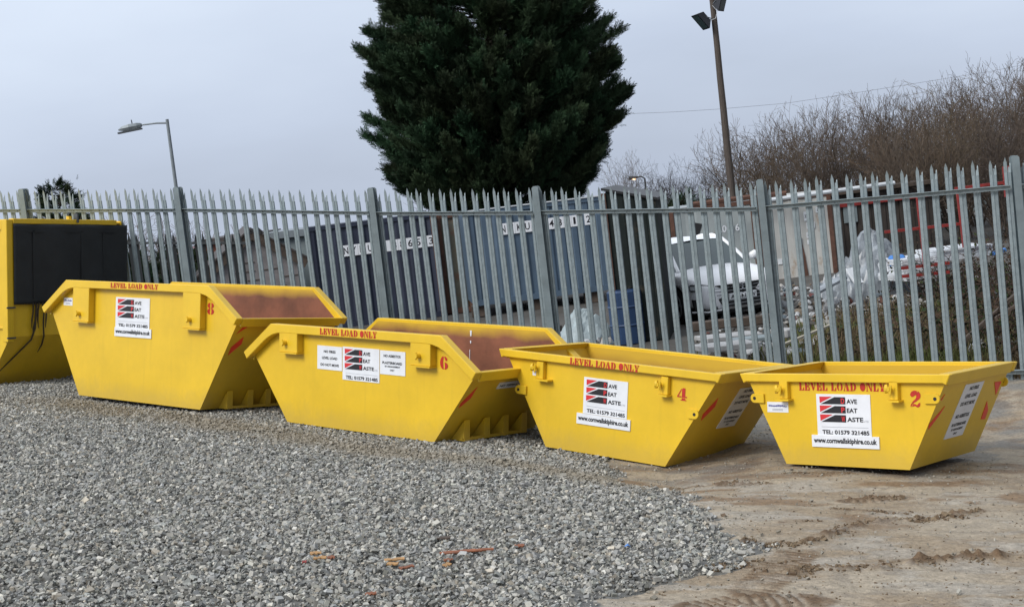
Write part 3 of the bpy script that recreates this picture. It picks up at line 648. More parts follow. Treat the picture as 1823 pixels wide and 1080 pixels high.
# number 4
S4, e4 = make_skip('waste_skip', 'yellow skip with red number 4 and straight rim, between skips 6 and 2', (.836, 13.439), -39.8, -.074, (-.29, 2.48), (2.497, 2.6, 1.352, .881, .881, 1.242, .06), (.60, .80))
company_sign(S4, -.25, .244, .37, .706, (-.316, .289, .268, .367))
s = MB(); stencil(s, 'LEVEL LOAD ONLY', -.38, .396, .812, .876, lambda a, b: (a, -.0635, b)); s.build('stencil_lettering', M['red'], S4)
s = MB(); stencil(s, '4', .772, .875, .605, .715, lambda a, b: (a, -.003, b)); s.build('stencil_number', M['red'], S4)
plate_lug(S4, -.783, -.703, .63, .80, -.785, -.62, (-.79, .745)); plate_lug(S4, .626, .70, .633, .80, .607, .716, (.62, .73))
p = MB().box((-.83, -.045, .665), (-.79, -.04, .71)).build('tag', M['white'], S4)
ear(S4, -1.06, -.925, .508, .042, -1); ear(S4, 1.01, .90, .500, .042, 1)
tape(S4, e4, [[(.20, .64), (.237, .554), (.138, .429), (.102, .492)], [(1.02, .60), (1.14, .60), (1.15, .48)]])
notice(S4, e4, .50, .81, .32, .71, NOT_ALL)
# number 2
S2, e2 = make_skip('waste_skip', 'smallest yellow skip with red number 2, standing on brown mud', (2.749, 12.083), -40.6, .035, (.95, -2.98), (1.905, 1.85, 1.119, .767, .767, 1.252, .05), (.0, .22))
company_sign(S2, -.245, .244, .253, .597, (-.30, .31, .157, .256))
s = MB(); stencil(s, 'LEVEL LOAD ONLY', -.404, .38, .624, .694, lambda a, b: (a, -.003, b)); s.build('stencil_lettering', M['red'], S2)
s = MB(); stencil(s, '2', .591, .68, .506, .636, lambda a, b: (a, -.003, b)); s.build('stencil_number', M['red'], S2)
plate_lug(S2, -.568, -.49, .546, .707, -.576, -.465, (-.556, .638)); plate_lug(S2, .435, .508, .551, .714, .427, .532, (.446, .653))
ear(S2, -.87, -.74, .553, .040, -1); ear(S2, .848, .718, .573, .040, 1)
squiggle(S2, -.719, -.516, .435, .523, 0)
tape(S2, e2, [[(.18, .499), (.144, .432), (.037, .324), (.008, .369)], [(.04, .56), (.083, .603), (.065, .556)], [(1.04, .614), (1.19, .608), (1.19, .492)], [(1.05, .453), (1.16, .364), (1.17, .287), (1.077, .295)]])
notice(S2, e2, .433, .795, .197, .647, NOT_ALL)
ear(S2, .875, .70, .60, .045, 1, 1.256)
# ------------------------------------------------------------------ galvanised palisade fence
PX, POSTX = [], [-260, 40, 315, 660, 952, 1350, 1803, 2290]
def sidx(x): return .0674*(x-40)/((1+GAM*x)*1.0079)
xx_ = np.linspace(-400, 2400, 4000); ss_ = sidx(xx_)
fdir = Vector(dirw); fz = Matrix(((dirw[0], nrmw[0], 0), (dirw[1], nrmw[1], 0), (0, 0, 1))).to_4x4()
FB = ftop(950); FB.z -= 2.4
fence = empty('palisade_fence', Matrix.Translation(FB) @ fz, 'tall galvanised steel palisade fence with pointed pales running behind all the skips', 'fence')
FI = (Matrix.Translation(FB) @ fz).inverted()
def pale_mesh(seed):
    rr = random.Random(seed); b = MB()
    cs = [(-.038, .008), (-.034, -.003), (-.006, -.006), (.004, .001), (.011, .002), (.019, -.005), (.034, -.003), (.038, .008)]
    n = len(cs); t = .004
    zs = [0, 1.2, 2.24]
    vs = [(x, y, z) for z in zs for x, y in cs]+[(x, y+t, z) for z in zs for x, y in cs]
    o = n*len(zs); fs = []
    for k in range(len(zs)-1):
        for i in range(n-1):
            a = k*n+i; fs += [(a, a+1, a+n+1, a+n), (o+a, o+a+n, o+a+n+1, o+a+1)]
        fs += [(k*n, k*n+n, o+k*n+n, o+k*n), (k*n+n-1, o+k*n+n-1, o+k*n+2*n-1, k*n+2*n-1)]
    b.add(vs, fs)
    def prong(x0, x1, y, tipx, tipz, tipy, sag):
        m = 2.24; mid = (m+tipz)/2+.03
        pts = [(x0, y, m), (x1, y, m), (x1*.8+tipx*.2, y+tipy*.35, mid), (x0*.8+tipx*.2, y+tipy*.35, mid), (tipx, y+tipy, tipz)]
        q = pts+[(a, c+t, d) for a, c, d in pts]
        b.add(q, [(0,1,2,3), (3,2,4), (5,8,7,6), (8,9,7), (0,3,8,5), (1,6,7,2), (3,4,9,8), (2,7,9,4)])
    j = lambda s: rr.uniform(-s, s)
    prong(-.038, .003, -.004, -.014+j(.004), 2.40+j(.008), -.012+j(.01), 0)
    prong(.021, .038, .0, .033+j(.005), 2.345+j(.012), .02+j(.01), 0)
    prong(.003, .021, .006, .012+j(.004), 2.30+j(.01), .03+j(.01), 0)
    return b
pal_m = []
for i in range(5):
    o = pale_mesh(i).build('pale', M['galv']); pal_m.append(o.data); bpy.data.objects.remove(o)
def put_pale(px, jit_=True):
    o = bpy.data.objects.new('pale', random.choice(pal_m)); COL.objects.link(o); o.parent = fence
    T = ftop(px); T.z -= 2.40
    o.matrix_local = FI @ Matrix.Translation(T) @ fz @ Matrix.Rotation(R(random.uniform(-.45, .45)), 4, 'Y') @ Matrix.Rotation(R(random.uniform(-4, 4)), 4, 'Z') @ Matrix.Translation((0, 0, random.uniform(-.008, .008)))
RAILX = [-300, 0, 300, 315, 580, 660, 673, 949, 961, 1199, 1344, 1362, 1620, 1796, 2300]
RAILY = [372, 372.5, 372, 371, 375.4, 376.5, 378, 375.6, 374.5, 373, 368.5, 366, 345, 329.5, 288]
for a, b in zip(POSTX[:-1], POSTX[1:]):
    sa, sb = sidx(a), sidx(b); n = round(sb-sa)
    for k in range(n):
        px = float(np.interp(sa+(k+.5)/n*(sb-sa), ss_, xx_))
        if -60 < px < 1900: put_pale(px)
    if b < -60 or a > 1900: continue
    # angle rails in front of the pales
    for low in (0, 1):
        A = Vector(at(a+5, float(np.interp(a+6, RAILX, RAILY)), FD(a)-.045)); B = Vector(at(b-5, float(np.interp(b-6, RAILX, RAILY)), FD(b)-.045))
        if low: A.z -= 1.99; B.z -= 1.99
        d = (B-A); L = d.length; d.normalize(); nn = Vector(nrmw); zz = d.cross(nn).normalized()
        if zz.z < 0: zz = -zz
        Mx = Matrix((( d.x, nn.x, zz.x, A.x), (d.y, nn.y, zz.y, A.y), (d.z, nn.z, zz.z, A.z), (0, 0, 0, 1)))
        mb = MB(); mb.box((0, .030, -.05), (L, .036, 0), M=Mx); mb.box((0, -.012, -.006), (L, .030, 0), M=Mx)
        ro = mb.build('rail', M['galv'], fence); ro.matrix_parent_inverse = FI
        if not low:
            bt = MB()
            for k in range(n):
                x = (k+.5)/n*L; bt.tube([Mx @ Vector((x, .031, -.028)), Mx @ Vector((x, .022, -.028))], .0085, 6)
            bo = bt.build('bolts', M['galv_post'], ro)
for p in POSTX:
    if p < -60 or p > 1900: continue
    T = ftop(p+2); T.z += .02; z0 = -2.6
    b = MB(); w, d = .040, .060
    # I-section: flange facing the yard, web, rear flange; top cut round
    for (xa, xb, ya, yb) in ((-w, w, -d-.035, -d-.027), (-.004, .004, -d-.027, d), (-w, w, d, d+.008)):
        pol = [(xa, z0), (xb, z0), (xb, -.02), (xb*.5+xa*.5+(xb-xa)*.25, 0), (xb*.5+xa*.5-(xb-xa)*.25, 0), (xa, -.02)]
        b.prism(pol, lambda u, v, t: (u, t, v), ya, yb)
    o = b.build('post', M['galv_post'], fence); o.matrix_local = FI @ Matrix.Translation(T) @ fz @ Matrix.Rotation(R(14), 4, 'Z')

# ------------------------------------------------------------------ enclosed skip at the left edge
A = ypt(0, 686); B = ypt(135, 673.5)
dv = np.array([B[0]-A[0], B[1]-A[1]]); ang = math.atan2(dv[1], dv[0]); yawE = ang-math.pi/2
# near bottom corner of the end (outside the frame)
def solveE():
    vz = Vector(YR @ ray(17.5, 600)); n = Vector((math.cos(yawE), math.sin(yawE), 0))   # outward normal of the end
    P = Vector((A[0], A[1], 0)); best = None
    # end plane stands off the bottom edge by run E
    q = P+n*.48; o = Vector((0, 0, CH)); t = (q-o).dot(n)/vz.dot(n); return o+vz*t, n
Pc, nE = solveE()
EM = YM @ Matrix.Translation((Pc.x, Pc.y, 0)) @ Matrix.Rotation(yawE, 4, 'Z')     # local x: out of the end, y: along the end (away), z up; origin below the near vertical edge
zk = Pc.z; Wd, He, Le = 1.86, 2.18, 3.9
ES = empty('enclosed_skip', EM, 'tall enclosed yellow skip with a black sheet across its end, at the far left', 'skip')
b = MB()
prof = [(-.48, 0), (0, zk), (0, He), (-Le, He), (-Le, zk), (-Le+.48, 0)]
b.prism(prof, xz, 0, .02); b.prism(prof, xz, Wd-.02, Wd)
for s0, s1, q in (((-.48, 0), (0, zk), 0),):
    b.add([(-.48, .02, 0.004), (0, .02, zk), (0, Wd-.02, zk), (-.48, Wd-.02, 0.004)], [(0, 1, 2, 3)])
b.add([(-.008, .02, zk), (-.008, Wd-.02, zk), (-.008, Wd-.02, He-.06), (-.008, .02, He-.06)], [(0, 1, 2, 3)])
b.box((-Le, .02, He-.04), (-.01, Wd-.02, He-.02)); b.box((-Le+.5, .02, .004), (-.5, Wd-.02, .03))
b.build('body', M['yel'], ES)
f2 = MB(); f2.box((-.09, -.045, zk-.06), (.02, .055, He)); f2.box((-.30, -.03, zk+.1), (-.09, -.002, zk+.13)); f2.build('corner_post', M['yel'], ES, bevel=.006)
MB().box((-.07, .055, He-.055), (.03, Wd-.11, He+.012)).build('top_beam', M['yel'], ES, bevel=.006)
MB().box((-.5, -.03, He-.13), (-.11, -.004, He-.02)).build('top_beam', M['yel'], ES)
# black sheet: slightly rippled panel hung on the end
nx_, nz2 = 46, 26; zb = zk+.41
VV = []; FF = []
for j in range(nz2+1):
    for i in range(nx_+1):
        u, v = i/nx_, j/nz2
        VV.append((.014+.016*math.sin(u*19+v*1.5)*.6+.02*float(fbm(u*5, v*2.2, 3)), .05+u*(Wd+.015), zb+v*(He-.055-zb)+.012*float(fbm(u*3, 7, 2))*(1-v)))
FF = [(j*(nx_+1)+i, j*(nx_+1)+i+1, (j+1)*(nx_+1)+i+1, (j+1)*(nx_+1)+i) for j in range(nz2) for i in range(nx_)]
b = MB(); b.add(VV, FF); o = b.build('cover_sheet', M['dark'], ES, smooth=True); sm = o.modifiers.new('s', 'SOLIDIFY'); sm.thickness = .006
b = MB()
for yy in (.35, .75, 1.13, 1.5): b.box((.024, yy, zb+.06), (.036, yy+.03, He-.14))
b.box((.024, .12, He-.16), (.036, Wd-.12, He-.135)); b.box((.024, .12, zb+.045), (.036, Wd-.12, zb+.065)); b.build('batten', M['dark'], ES)
b = MB(); b.tube([(-.02, .98, He-.0), (-.02, .98, He+.055)], .038, 8); b.build('lifting_pin', M['yel'], ES)
MB().box((-.03, 1.06, He-.03), (.05, 1.085, He+.09)).build('latch', M['lampgreyd'], ES)
MB().box((-.002, .78, zk+.20), (.004, .98, zk+.31)).build('label_plate', M['white'], ES)
b = MB(); put_text(b, '75', .80, .95, zk+.235, zk+.28, lambda a, c: (.006, a, c), .02); b.build('printing', M['black'], ES)
for h in (zk+.37, zk-.02): MB().box((.02, -.06, h), (.035, .07, h+.02)).build('hinge', M['lampgreyd'], ES)
# old ropes hanging below the sheet
b = MB()
for q in range(5):
    y0 = .34+.05*q+random.uniform(-.02, .02); pts = []; y = y0
    n = random.choice([5, 6, 7]) if q % 2 else 4
    for k in range(n):
        zc = zb+.02-k*.11; pts.append((.03 if zc > zk else (-.48*(1-zc/zk)+.03), y, zc)); y += random.uniform(-.035, .03)
    b.tube(pts, [.011]*(n-1)+[.004], 5)
b.tube([(.03, .40, zb), (.03, .37, zk+.1), (.0, .33, zk-.05), (-.2, .18, zk*.55), (-.42, .02, .1)], [.014, .014, .012, .010, .006], 5)
o = b.build('rope', M['rope']); o.matrix_world = EM; tag(o, 'frayed dark ropes hanging below the black sheet of the enclosed skip', 'rope')

# ------------------------------------------------------------------ buildings and containers beyond the fence
def frame2(pa, pb):
    """frame with origin under pa: x towards pb (horizontal), y away from the camera, z up"""
    d = Vector((pb[0]-pa[0], pb[1]-pa[1], 0)); L = d.length; d.normalize(); n = Vector((-d.y, d.x, 0))
    return Matrix(((d.x, n.x, 0, pa[0]), (d.y, n.y, 0, pa[1]), (0, 0, 1, 0), (0, 0, 0, 1))), L
def container(label, pa, pb, zbot, ztop, depth, wallm, postm, railm, pitch=.28, amp=.035, group=None):
    Mx, L = frame2(pa, pb); root = empty('shipping_container', Mx @ Matrix.Translation((0, 0, zbot)), label, 'container', group)
    H = ztop-zbot; b = MB(); x = .1; pts = []
    while x < L-.1:
        for dx, dy in ((0, 0), (pitch*.34, 0), (pitch*.5, amp), (pitch*.84, amp)):
            if x+dx < L-.1: pts.append((x+dx, .03+dy))
        x += pitch
    pts.append((L-.1, .03)); n = len(pts)
    b.add([(px, py, .12) for px, py in pts]+[(px, py, H-.10) for px, py in pts], [(i, i+1, n+i+1, n+i) for i in range(n-1)]); b.build('wall', wallm, root)
    b = MB(); b.box((.02, .1, .02), (.06, depth, H-.03)); b.build('wall', wallm, root); b = MB(); b.box((L-.06, .1, .02), (L-.02, depth, H-.03)); b.build('wall', wallm, root)
    MB().box((.06, depth-.06, .02), (L-.06, depth-.02, H-.03)).build('wall', wallm, root)
    MB().box((.03, .09, H-.06), (L-.03, depth-.03, H-.025)).build('roof', wallm, root)
    for xx in (0, L-.1): MB().box((xx, 0, 0), (xx+.1, .1, H)).build('corner_post', postm, root, bevel=.01)
    MB().box((.1, .005, H-.10), (L-.1, .07, H-.01)).build('top_rail', railm, root); MB().box((.1, .005, .0), (L-.1, .07, .12)).build('bottom_rail', railm, root)
    return root, L, H
def plates(root, s, x0, z0, pw, ph, gapafter=()):
    """white plates each with one black character"""
    b, l = MB(), MB(); x = x0
    for i, ch in enumerate(s):
        if ch == ' ': x += pw*.6; continue
        b.box((x, .018, z0), (x+pw*.98, .024, z0+ph)); put_text(l, ch, x+pw*.22, x+pw*(.78 if ch != '1' else .5), z0+ph*.2, z0+ph*.82, lambda a, c: (a, .0155, c), .012); x += pw
    o = b.build('number_plates', M['white'], root); l.build('lettering', M['black'], o)
pa, pb = at(541, 405, 33.3), at(772, 378, 33.6)
C1, L1, H1 = container('dark navy shipping container with white number plates, left of the faded blue one', pa, pb, -.02, pa.z, 2.4, M['navy'], M['rust'], M['navy'], group='shipping containers beyond the fence')
plates(C1, 'NYKU213865 3', .78, H1-.76, .183, .25)
pa, pb = at(775, 383, 33.9), at(828, 377, 33.9)
C5, L5, H5 = container('narrow rusty olive container end between the navy and the faded blue containers', pa, pb, -.02, pa.z, 2.4, M['olive'], M['rust'], M['rust'], .3, .02, group='shipping containers beyond the fence')
pa, pb = at(824, 377, 32), at(1079, 344, 32.3)
C2, L2, H2 = container('faded blue grey shipping container raised on blocks, with white number plates', pa, pb, .24, pa.z, 2.4, M['bluegrey'], M['rust'], M['bluegrey'], group='shipping containers beyond the fence')
plates(C2, 'NYKU234851 2', .74, H2-.60, .178, .245)
MB().box((.1, -.02, H2-.012), (L2-.1, .05, H2+.012)).build('gutter', M['board'], C2)
for k, xx in enumerate((.15, 1.5, L2-.5)):
    p = C2.matrix_world @ Vector((xx, .2, 0)); o = MB().box((-.2, -.1, 0), (.2, .3, .235)).build('timber_block', M['barge']); o.location = (p.x, p.y, 0)
    tag(o, 'weathered timber block under the %s of the raised blue container' % ('left end', 'middle', 'right end')[k], 'block', 'timber blocks under the container')
pa, pb = at(1190, 372, 33.2), at(1342, 354, 33)
C3, L3, H3 = container('pale grey shipping container behind the white car', pa, pb, -.05, pa.z, 2.4, M['refgrey'], M['rust'], M['rust'], .5, .02, group='shipping containers beyond the fence')
b = MB(); put_text(b, '200165', 1.05, 1.62, H3-.66, H3-.50, lambda a, c: (a, .022, c), .02); b.build('lettering', M['white'], C3)
b = MB(); b.add([(.48, .02, H3-.35), (.72, .02, H3-.42), (.60, .02, H3-.7), (.72, .02, H3-1.0), (.5, .02, H3-.98)], [(0, 1, 2, 3, 4)]); b.build('dark_patch', M['plastic'], C3)
pa, pb = at(1347, 354, 32.6), at(1478, 338, 32.4)
C4, L4, H4 = container('dirty cream shipping container streaked with rust, beside the heap of grey sheeting', pa, pb, -.1, pa.z, 2.4, M['cream'], M['rust'], M['rust'], .6, .012, group='shipping containers beyond the fence')
b = MB()
for (x0, z0, w, h) in ((.98, H4-.60, .14, .2), (1.02, H4-.78, .18, .14), (1.0, H4-.98, .12, .12), (1.0, H4-1.12, .1, .1), (.32, .45, .1, .12), (1.25, H4-.45, .16, .12)):
    b.box((x0, .014, z0), (x0+w, .02, z0+h))
o = b.build('label_plate', M['board'], C4); l = MB()
for (x0, z0, w, h) in ((.98, H4-.60, .14, .2), (1.02, H4-.78, .18, .14), (1.0, H4-.98, .12, .12), (1.25, H4-.45, .16, .12)):
    put_text(l, random.choice(['24 1', '30 48', '2 Z1', '67 1']), x0+.02, x0+w-.02, z0+h*.3, z0+h*.7, lambda a, c: (a, .012, c), .01)
l.build('lettering', M['black'], o)
b = MB(); b.add([(.80, .016, H4-1.0), (.88, .016, H4-1.0), (.93, .016, H4-1.35), (.97, .016, H4-1.9), (.86, .016, H4-1.95), (.83, .016, H4-1.4)], [(0, 1, 2, 3, 4, 5)]); b.box((.78, -.01, H4-1.15), (.88, .012, H4-.95)); b.build('rusty_hinge', M['rust'], C4)
b = MB(); b.tube([at(1372, 356, 32), at(1480, 341, 32.2), at(1592, 325.5, 32.6)], .045, 8); o = b.build('pipe', M['board']); tag(o, 'long white pipe lying along the top of the cream container', 'pipe')
b = MB(); b.tube([at(1228, 364.5, 32.5), at(1350, 349, 32.2), at(1400, 344, 32.1)], .06, 6); o = b.build('pipe', M['rust']); tag(o, 'rusty brown pipe lying on the roof edge of the grey container', 'pipe')
# dark narrow hut
br_ = gnd(1193, 604); bl = gnd(1107, 612); Mx, L = frame2(bl, br_); hz = at(1165, 342, br_.y/ f_[1]*.985).z
hz = 2.28
hut = empty('hut', Mx, 'narrow dark green hut with a sloping flat roof, left of the white car', 'hut')
b = MB(); k = 9
for i in range(k): b.box((L*i/k, (i % 2)*.008, .02), (L*(i+1)/k, 2.2, hz+.24*(1-(i+.5)/k)))
b.build('wall', M['dkgreen'], hut)
b = MB(); b.add([(-.06, -.05, hz+.25), (L+.04, -.05, hz-.0), (L+.04, 2.3, hz-.0), (-.06, 2.3, hz+.25), (-.06, -.05, hz+.29), (L+.04, -.05, hz+.04), (L+.04, 2.3, hz+.04), (-.06, 2.3, hz+.29)], [(0,3,2,1),(4,5,6,7),(0,1,5,4),(1,2,6,5),(2,3,7,6),(3,0,4,7)]); b.build('roof', M['plastic'], hut)
MB().box((-.10, -.03, 0), (-.002, .06, hz+.2)).build('corner_post', M['rust'], hut)
b = MB(); b.tube([at(1181, 372, 30), gnd(1210, 560)], .07, 8); o = b.build('post', M['rust']); tag(o, 'rusty brown steel post standing beside the narrow dark hut', 'post')
# things in front of it
P = gnd(1120, 611); b = MB(); b.tube([(0, 0, 0), (0, 0, .02), (0, 0, .30), (0, 0, .32), (0, 0, .34), (0, 0, .60), (0, 0, .62), (0, 0, .64), (0, 0, .86), (0, 0, .89)], [.25, .28, .28, .295, .28, .28, .295, .28, .28, .25], 20)
dr = empty('drum', P, 'blue plastic drum standing in front of the narrow dark hut', 'drum'); b.build('barrel', M['drum'], dr, smooth=False); b = MB(); b.tube([(.1, 0, .885), (.1, 0, .91)], .035, 8); b.build('bung', M['plastic'], dr)
def lump(name, mt, label, cat, base, sx, sy, sz, seed, nn=26, sharp=1.3, shape=None):
    r = np.random.default_rng(seed); u, v = np.meshgrid(np.linspace(-1, 1, nn), np.linspace(-1, 1, nn)); d = np.maximum(np.abs(u), np.abs(v))
    h = np.clip(1-(u*u+v*v)**.75, 0, 1)**.8
    if shape: h = h*shape(u, v)
    h = h*(.5+fbm(u*2.3+seed, v*2.3+3*seed, 4))+np.where(h > 0, .10*np.abs(fbm(u*7+seed, v*7, 2)-.5)*sharp, 0)
    X = u*sx+r.normal(0, sx*.012, u.shape); Y = v*sy; Z = h*sz-.03
    idx = np.arange(nn*nn).reshape(nn, nn); Q = np.stack([idx[:-1, :-1], idx[:-1, 1:], idx[1:, 1:], idx[1:, :-1]], -1).reshape(-1, 4)
    o = npmesh(name, np.stack([X, Y, Z], -1).reshape(-1, 3), Q, mt); o.location = base; return tag(o, label, cat)
lump('tarpaulin', M['tarp'], 'pale blue tarpaulin crumpled on the ground below the raised blue container', 'tarpaulin', gnd(1045, 612), .55, .4, .62, 3)
lump('sheeting_heap', M['sheet'], 'heap of crumpled silver grey sheeting beside the cream container', 'waste heap', gnd(1542, 530), .95, .6, 1.36, 5, 30, 4.5, shape=lambda u, v: .50+.50*np.clip((u+.45), 0, 1))
# loose boards and slabs
def board(px0, py0, px1, py1, D0, D1, w, t, mt, name, label, cat, group=None):
    a, c = at(px0, py0, D0), at(px1, py1, D1); d = (c-a); L = d.length; d.normalize(); s = d.cross(Vector((0, 0, 1))).normalized(); up = s.cross(d)
    Mx = Matrix(((d.x, s.x, up.x, a.x), (d.y, s.y, up.y, a.y), (d.z, s.z, up.z, a.z), (0, 0, 0, 1)))
    o = MB().box((0, -w/2, -t/2), (L, w/2, t/2)).build(name, mt, bevel=min(w, t)*.12); o.matrix_world = Mx; return tag(o, label, cat, group)
GR = 'loose boards and slabs on the waste ground'
for (q, lab) in (((1248, 604, 1345, 594, 20.6, 20.8, .5, .06, M['slab']), 'upper pale slab lying below the front of the white car'), ((1244, 621, 1340, 611, 19.6, 19.8, .5, .08, M['slab']), 'lower pale slab lying nearest the fence, below the white car'),
               ((1300, 607, 1385, 598, 20.2, 20.3, .35, .05, M['greyclad']), 'grey slab lying beside the two pale slabs'), ((1385, 594, 1402, 590, 20.6, 20.7, .35, .12, M['slab']), 'short pale block beside the fence post'),
               ((1230, 582, 1380, 566, 22.3, 22.4, .16, .14, M['barge']), 'dark timber kerb below the front of the white car')):
    board(*q, 'slab', lab, 'slab', GR)
board(1392, 614, 1482, 577, 19.6, 20.6, .045, .03, M['palewood'], 'stick', 'long thin pale stick leaning over the weeds', 'stick')
board(1452, 520, 1500, 494, 25.6, 26, .22, .05, M['sheet'], 'plank', 'grey plank leaning against the left foot of the sheeting heap', 'plank', GR)
board(1512, 478, 1530, 505, 25.8, 25.6, .18, .04, M['board'], 'plank', 'short pale plank on the front of the sheeting heap', 'plank', GR)
board(1570, 467, 1576, 487, 25.5, 25.4, .14, .10, M['board'], 'bracket', 'small white bracket lying right of the sheeting heap', 'bracket')
o = MB().box((-.14, -.1, 0), (.14, .1, .22)).build('tub', M['bluebit'], bevel=.04); o.location = at(1598, 476, 26); tag(o, 'small bright blue tub between the heap and the white sheets', 'tub')
for i, (px, py) in enumerate([(1608, 452), (1655, 446)]): pass
# white sheets on the red rack
for k, (x0, y0, x1, y1, h, lab) in enumerate([(1606, 462, 1690, 452, .26, 'lower left stack of white sheets on the red steel rack'), (1612, 484, 1662, 478, .16, 'small bottom stack of white sheets under the red rack rail'), (1668, 446, 1765, 434, .20, 'right stack of white sheets below the red rack')]):
    a, c = at(x0, y0, 25.5), at(x1, y1, 25.7); Mx, L = frame2(a, c); b = MB(); n = 5
    for q in range(n): b.box((random.uniform(-.03, .03), random.uniform(-.03, .03), a.z-h+q*h/n), (L+random.uniform(-.05, .05), .8, a.z-h+(q+.86)*h/n))
    o = b.build('sheet_stack', M['board']); o.matrix_world = Mx; tag(o, lab, 'sheets', 'stacks of white sheets')
board(1766, 452, 1790, 444, 25.5, 25.5, .1, .06, M['bluebit'], 'offcut', 'blue plastic offcut at the right end of the white sheets', 'offcut')
rk = empty('steel_rack', at(1640, 500, 25.2), 'red painted steel rack frame carrying white sheets', 'rack'); RI = Matrix.Translation(-at(1640, 500, 25.2))
def bar(a, b_, w, nm='beam', mt='redsteel', par=rk):
    m_ = MB(); m_.tube([Vector(a), Vector(b_)], w, 4); o = m_.build(nm, M[mt], par)
    if par is rk: o.matrix_parent_inverse = RI
    return o
bar(at(1634, 350, 25.2), at(1651, 503, 25.2), .045, 'upright'); bar(at(1706, 340, 25.2), at(1718, 440, 25.2), .05, 'upright')
for q in ((1575, 413, 1722, 397), (1600, 478, 1690, 468), (1606, 492, 1690, 484), (1560, 358, 1640, 349), (1640, 404, 1650, 402), (1700, 336, 1795, 324)): bar(at(q[0], q[1], 25.25), at(q[2], q[3], 25.25), .035)
m_ = MB(); P0, P1 = at(1793, 296, 27), at(1797, 350, 27); m_.tube([P0, P1], .10, 4); m_.tube([P1, gnd(1830, 640)], .06, 4); o = m_.build('red_post', M['redsteel']); tag(o, 'broad bright red steel post beside the right-hand fence post', 'post')
# timber shed behind the heap
pa, pb = at(1484, 345, 36), at(1662, 326, 36.5); Mx, L = frame2(pa, pb); sh = empty('timber_shed', Mx, 'dark timber shed behind the sheeting heap and the red rack', 'shed')
b = MB(); n = 14
for i in range(n): b.box((L*i/n, (i*7 % 3)*.02, -.1), (L*(i+.93)/n, .1, pa.z-.05))
b.box((0, .1, -.1), (L, 2.4, pa.z-.1)); b.build('wall', M['timber'], sh)
MB().box((-.1, -.15, pa.z-.04), (L+.1, 2.6, pa.z+.05)).build('roof', M['barge'], sh); MB().box((.05, -.06, pa.z-.35), (L-.1, -.0, pa.z-.25)).build('rail', M['redsteel'], sh)
MB().box((.2, -.03, .9), (.55, -.005, 1.45)).build('panel', M['greyclad'], sh)
# far grey building with small windows
pa, pb = at(1660, 352, 58), at(1900, 320, 58); Mx, L = frame2(pa, pb); fb = empty('building', Mx, 'distant grey building with small white windows behind the red rack', 'building')
MB().box((0, 0, -.5), (L, 5, pa.z)).build('wall', M['greyclad'], fb); MB().box((-.2, -.2, pa.z), (L+.2, 5.2, pa.z+.15)).build('roof', M['roofdark'], fb)
for x0 in (.5, 1.0, 2.4, 3.1, 4.2): 
    for z0 in (pa.z-1.1, pa.z-.9)[:1] if x0 < 2 else (pa.z-.85,):
        w = MB().box((x0, -.03, z0), (x0+.34, -.001, z0+.6)).build('window', M['white'], fb); MB().box((x0+.05, -.036, z0+.06), (x0+.29, -.031, z0+.54)).build('pane', M['lens'], w)

# left: black palisade, slate gable, brick building
bf = empty('black_fence', gnd(300, 520), 'low black palisade fence seen through the galvanised fence at the left', 'fence'); BI = Matrix.Translation(-gnd(300, 520))
pf = MB(); pf.prism([(-.03, 0), (.03, 0), (.03, 1.85), (0, 2.0), (-.03, 1.85)], xz, 0, .012); pfo = pf.build('pale', M['darkfence']); pfm = pfo.data; bpy.data.objects.remove(pfo)
for px in np.arange(96, 448, 13.2):
    D = 30-(px-96)*.004; P = at(px, 414.5, D); o = bpy.data.objects.new('pale', pfm); COL.objects.link(o); o.parent = bf; o.matrix_parent_inverse = BI; o.location = (P.x, P.y, P.z-2.0)
for dz in (.20, 1.6):
    a, c = at(90, 414.5, 30), at(446, 414.5, 28.6); b = MB(); b.tube([a-Vector((0, .03, dz)), c-Vector((0, .03, dz))], .035, 4); o = b.build('rail', M['darkfence'], bf); o.matrix_parent_inverse = BI
def gab(px, py, D=33): return at(px, py, D)
gA, gB = gab(368, 503), gab(529, 470, 33.4); Mx, L = frame2(gA, gB); ap = gab(449, 427); MI = Mx.inverted(); apl = MI @ ap; eL, eR = MI @ gA, MI @ gB
gb = empty('outbuilding', Mx, 'outbuilding with a grey slate hung gable and dark verge boards', 'building')
b = MB(); b.prism([(0, -.2), (L, -.2), (L, eR.z), (apl.x, apl.z), (0, eL.z)], xz, .0, .12); o = b.build('wall', M['slate'], gb)
b = MB(); rr = random.Random(3); zz = .1
while zz < apl.z-.15:
    x = .05+rr.random()*.3
    while x < L-.2:
        w = rr.uniform(.25, .6)
        lo = eL.z+(apl.z-eL.z)*(x/apl.x) if x < apl.x else eR.z+(apl.z-eR.z)*((L-x-w)/(L-apl.x))
        if zz < lo-.12 and rr.random() < .75: b.box((x, -.012, zz), (x+w*.8, -.001, zz+.022))
        x += w
    zz += .20
b.build('slate_joints', M['barge'], gb)
for p0, p1 in (((-.15, eL.z-.1), (apl.x, apl.z)), ((L+.15, eR.z-.1), (apl.x, apl.z))):
    d = Vector((p1[0]-p0[0], p1[1]-p0[1])).normalized(); n = Vector((-d.y, d.x)); n = n if n.y > 0 else -n
    MB().prism([p0, p1, (p1[0]+n.x*.0, p1[1]+.24), (p0[0]+n.x*.22, p0[1]+n.y*.22)], xz, -.10, -.015).build('verge_board', M['barge'], gb)
    MB().prism([(p0[0]+n.x*.22, p0[1]+n.y*.22), (p1[0], p1[1]+.24), (p1[0], p1[1]+.28), (p0[0]+n.x*.26, p0[1]+n.y*.26)], xz, -.14, 5).build('roof', M['roofdark'], gb)
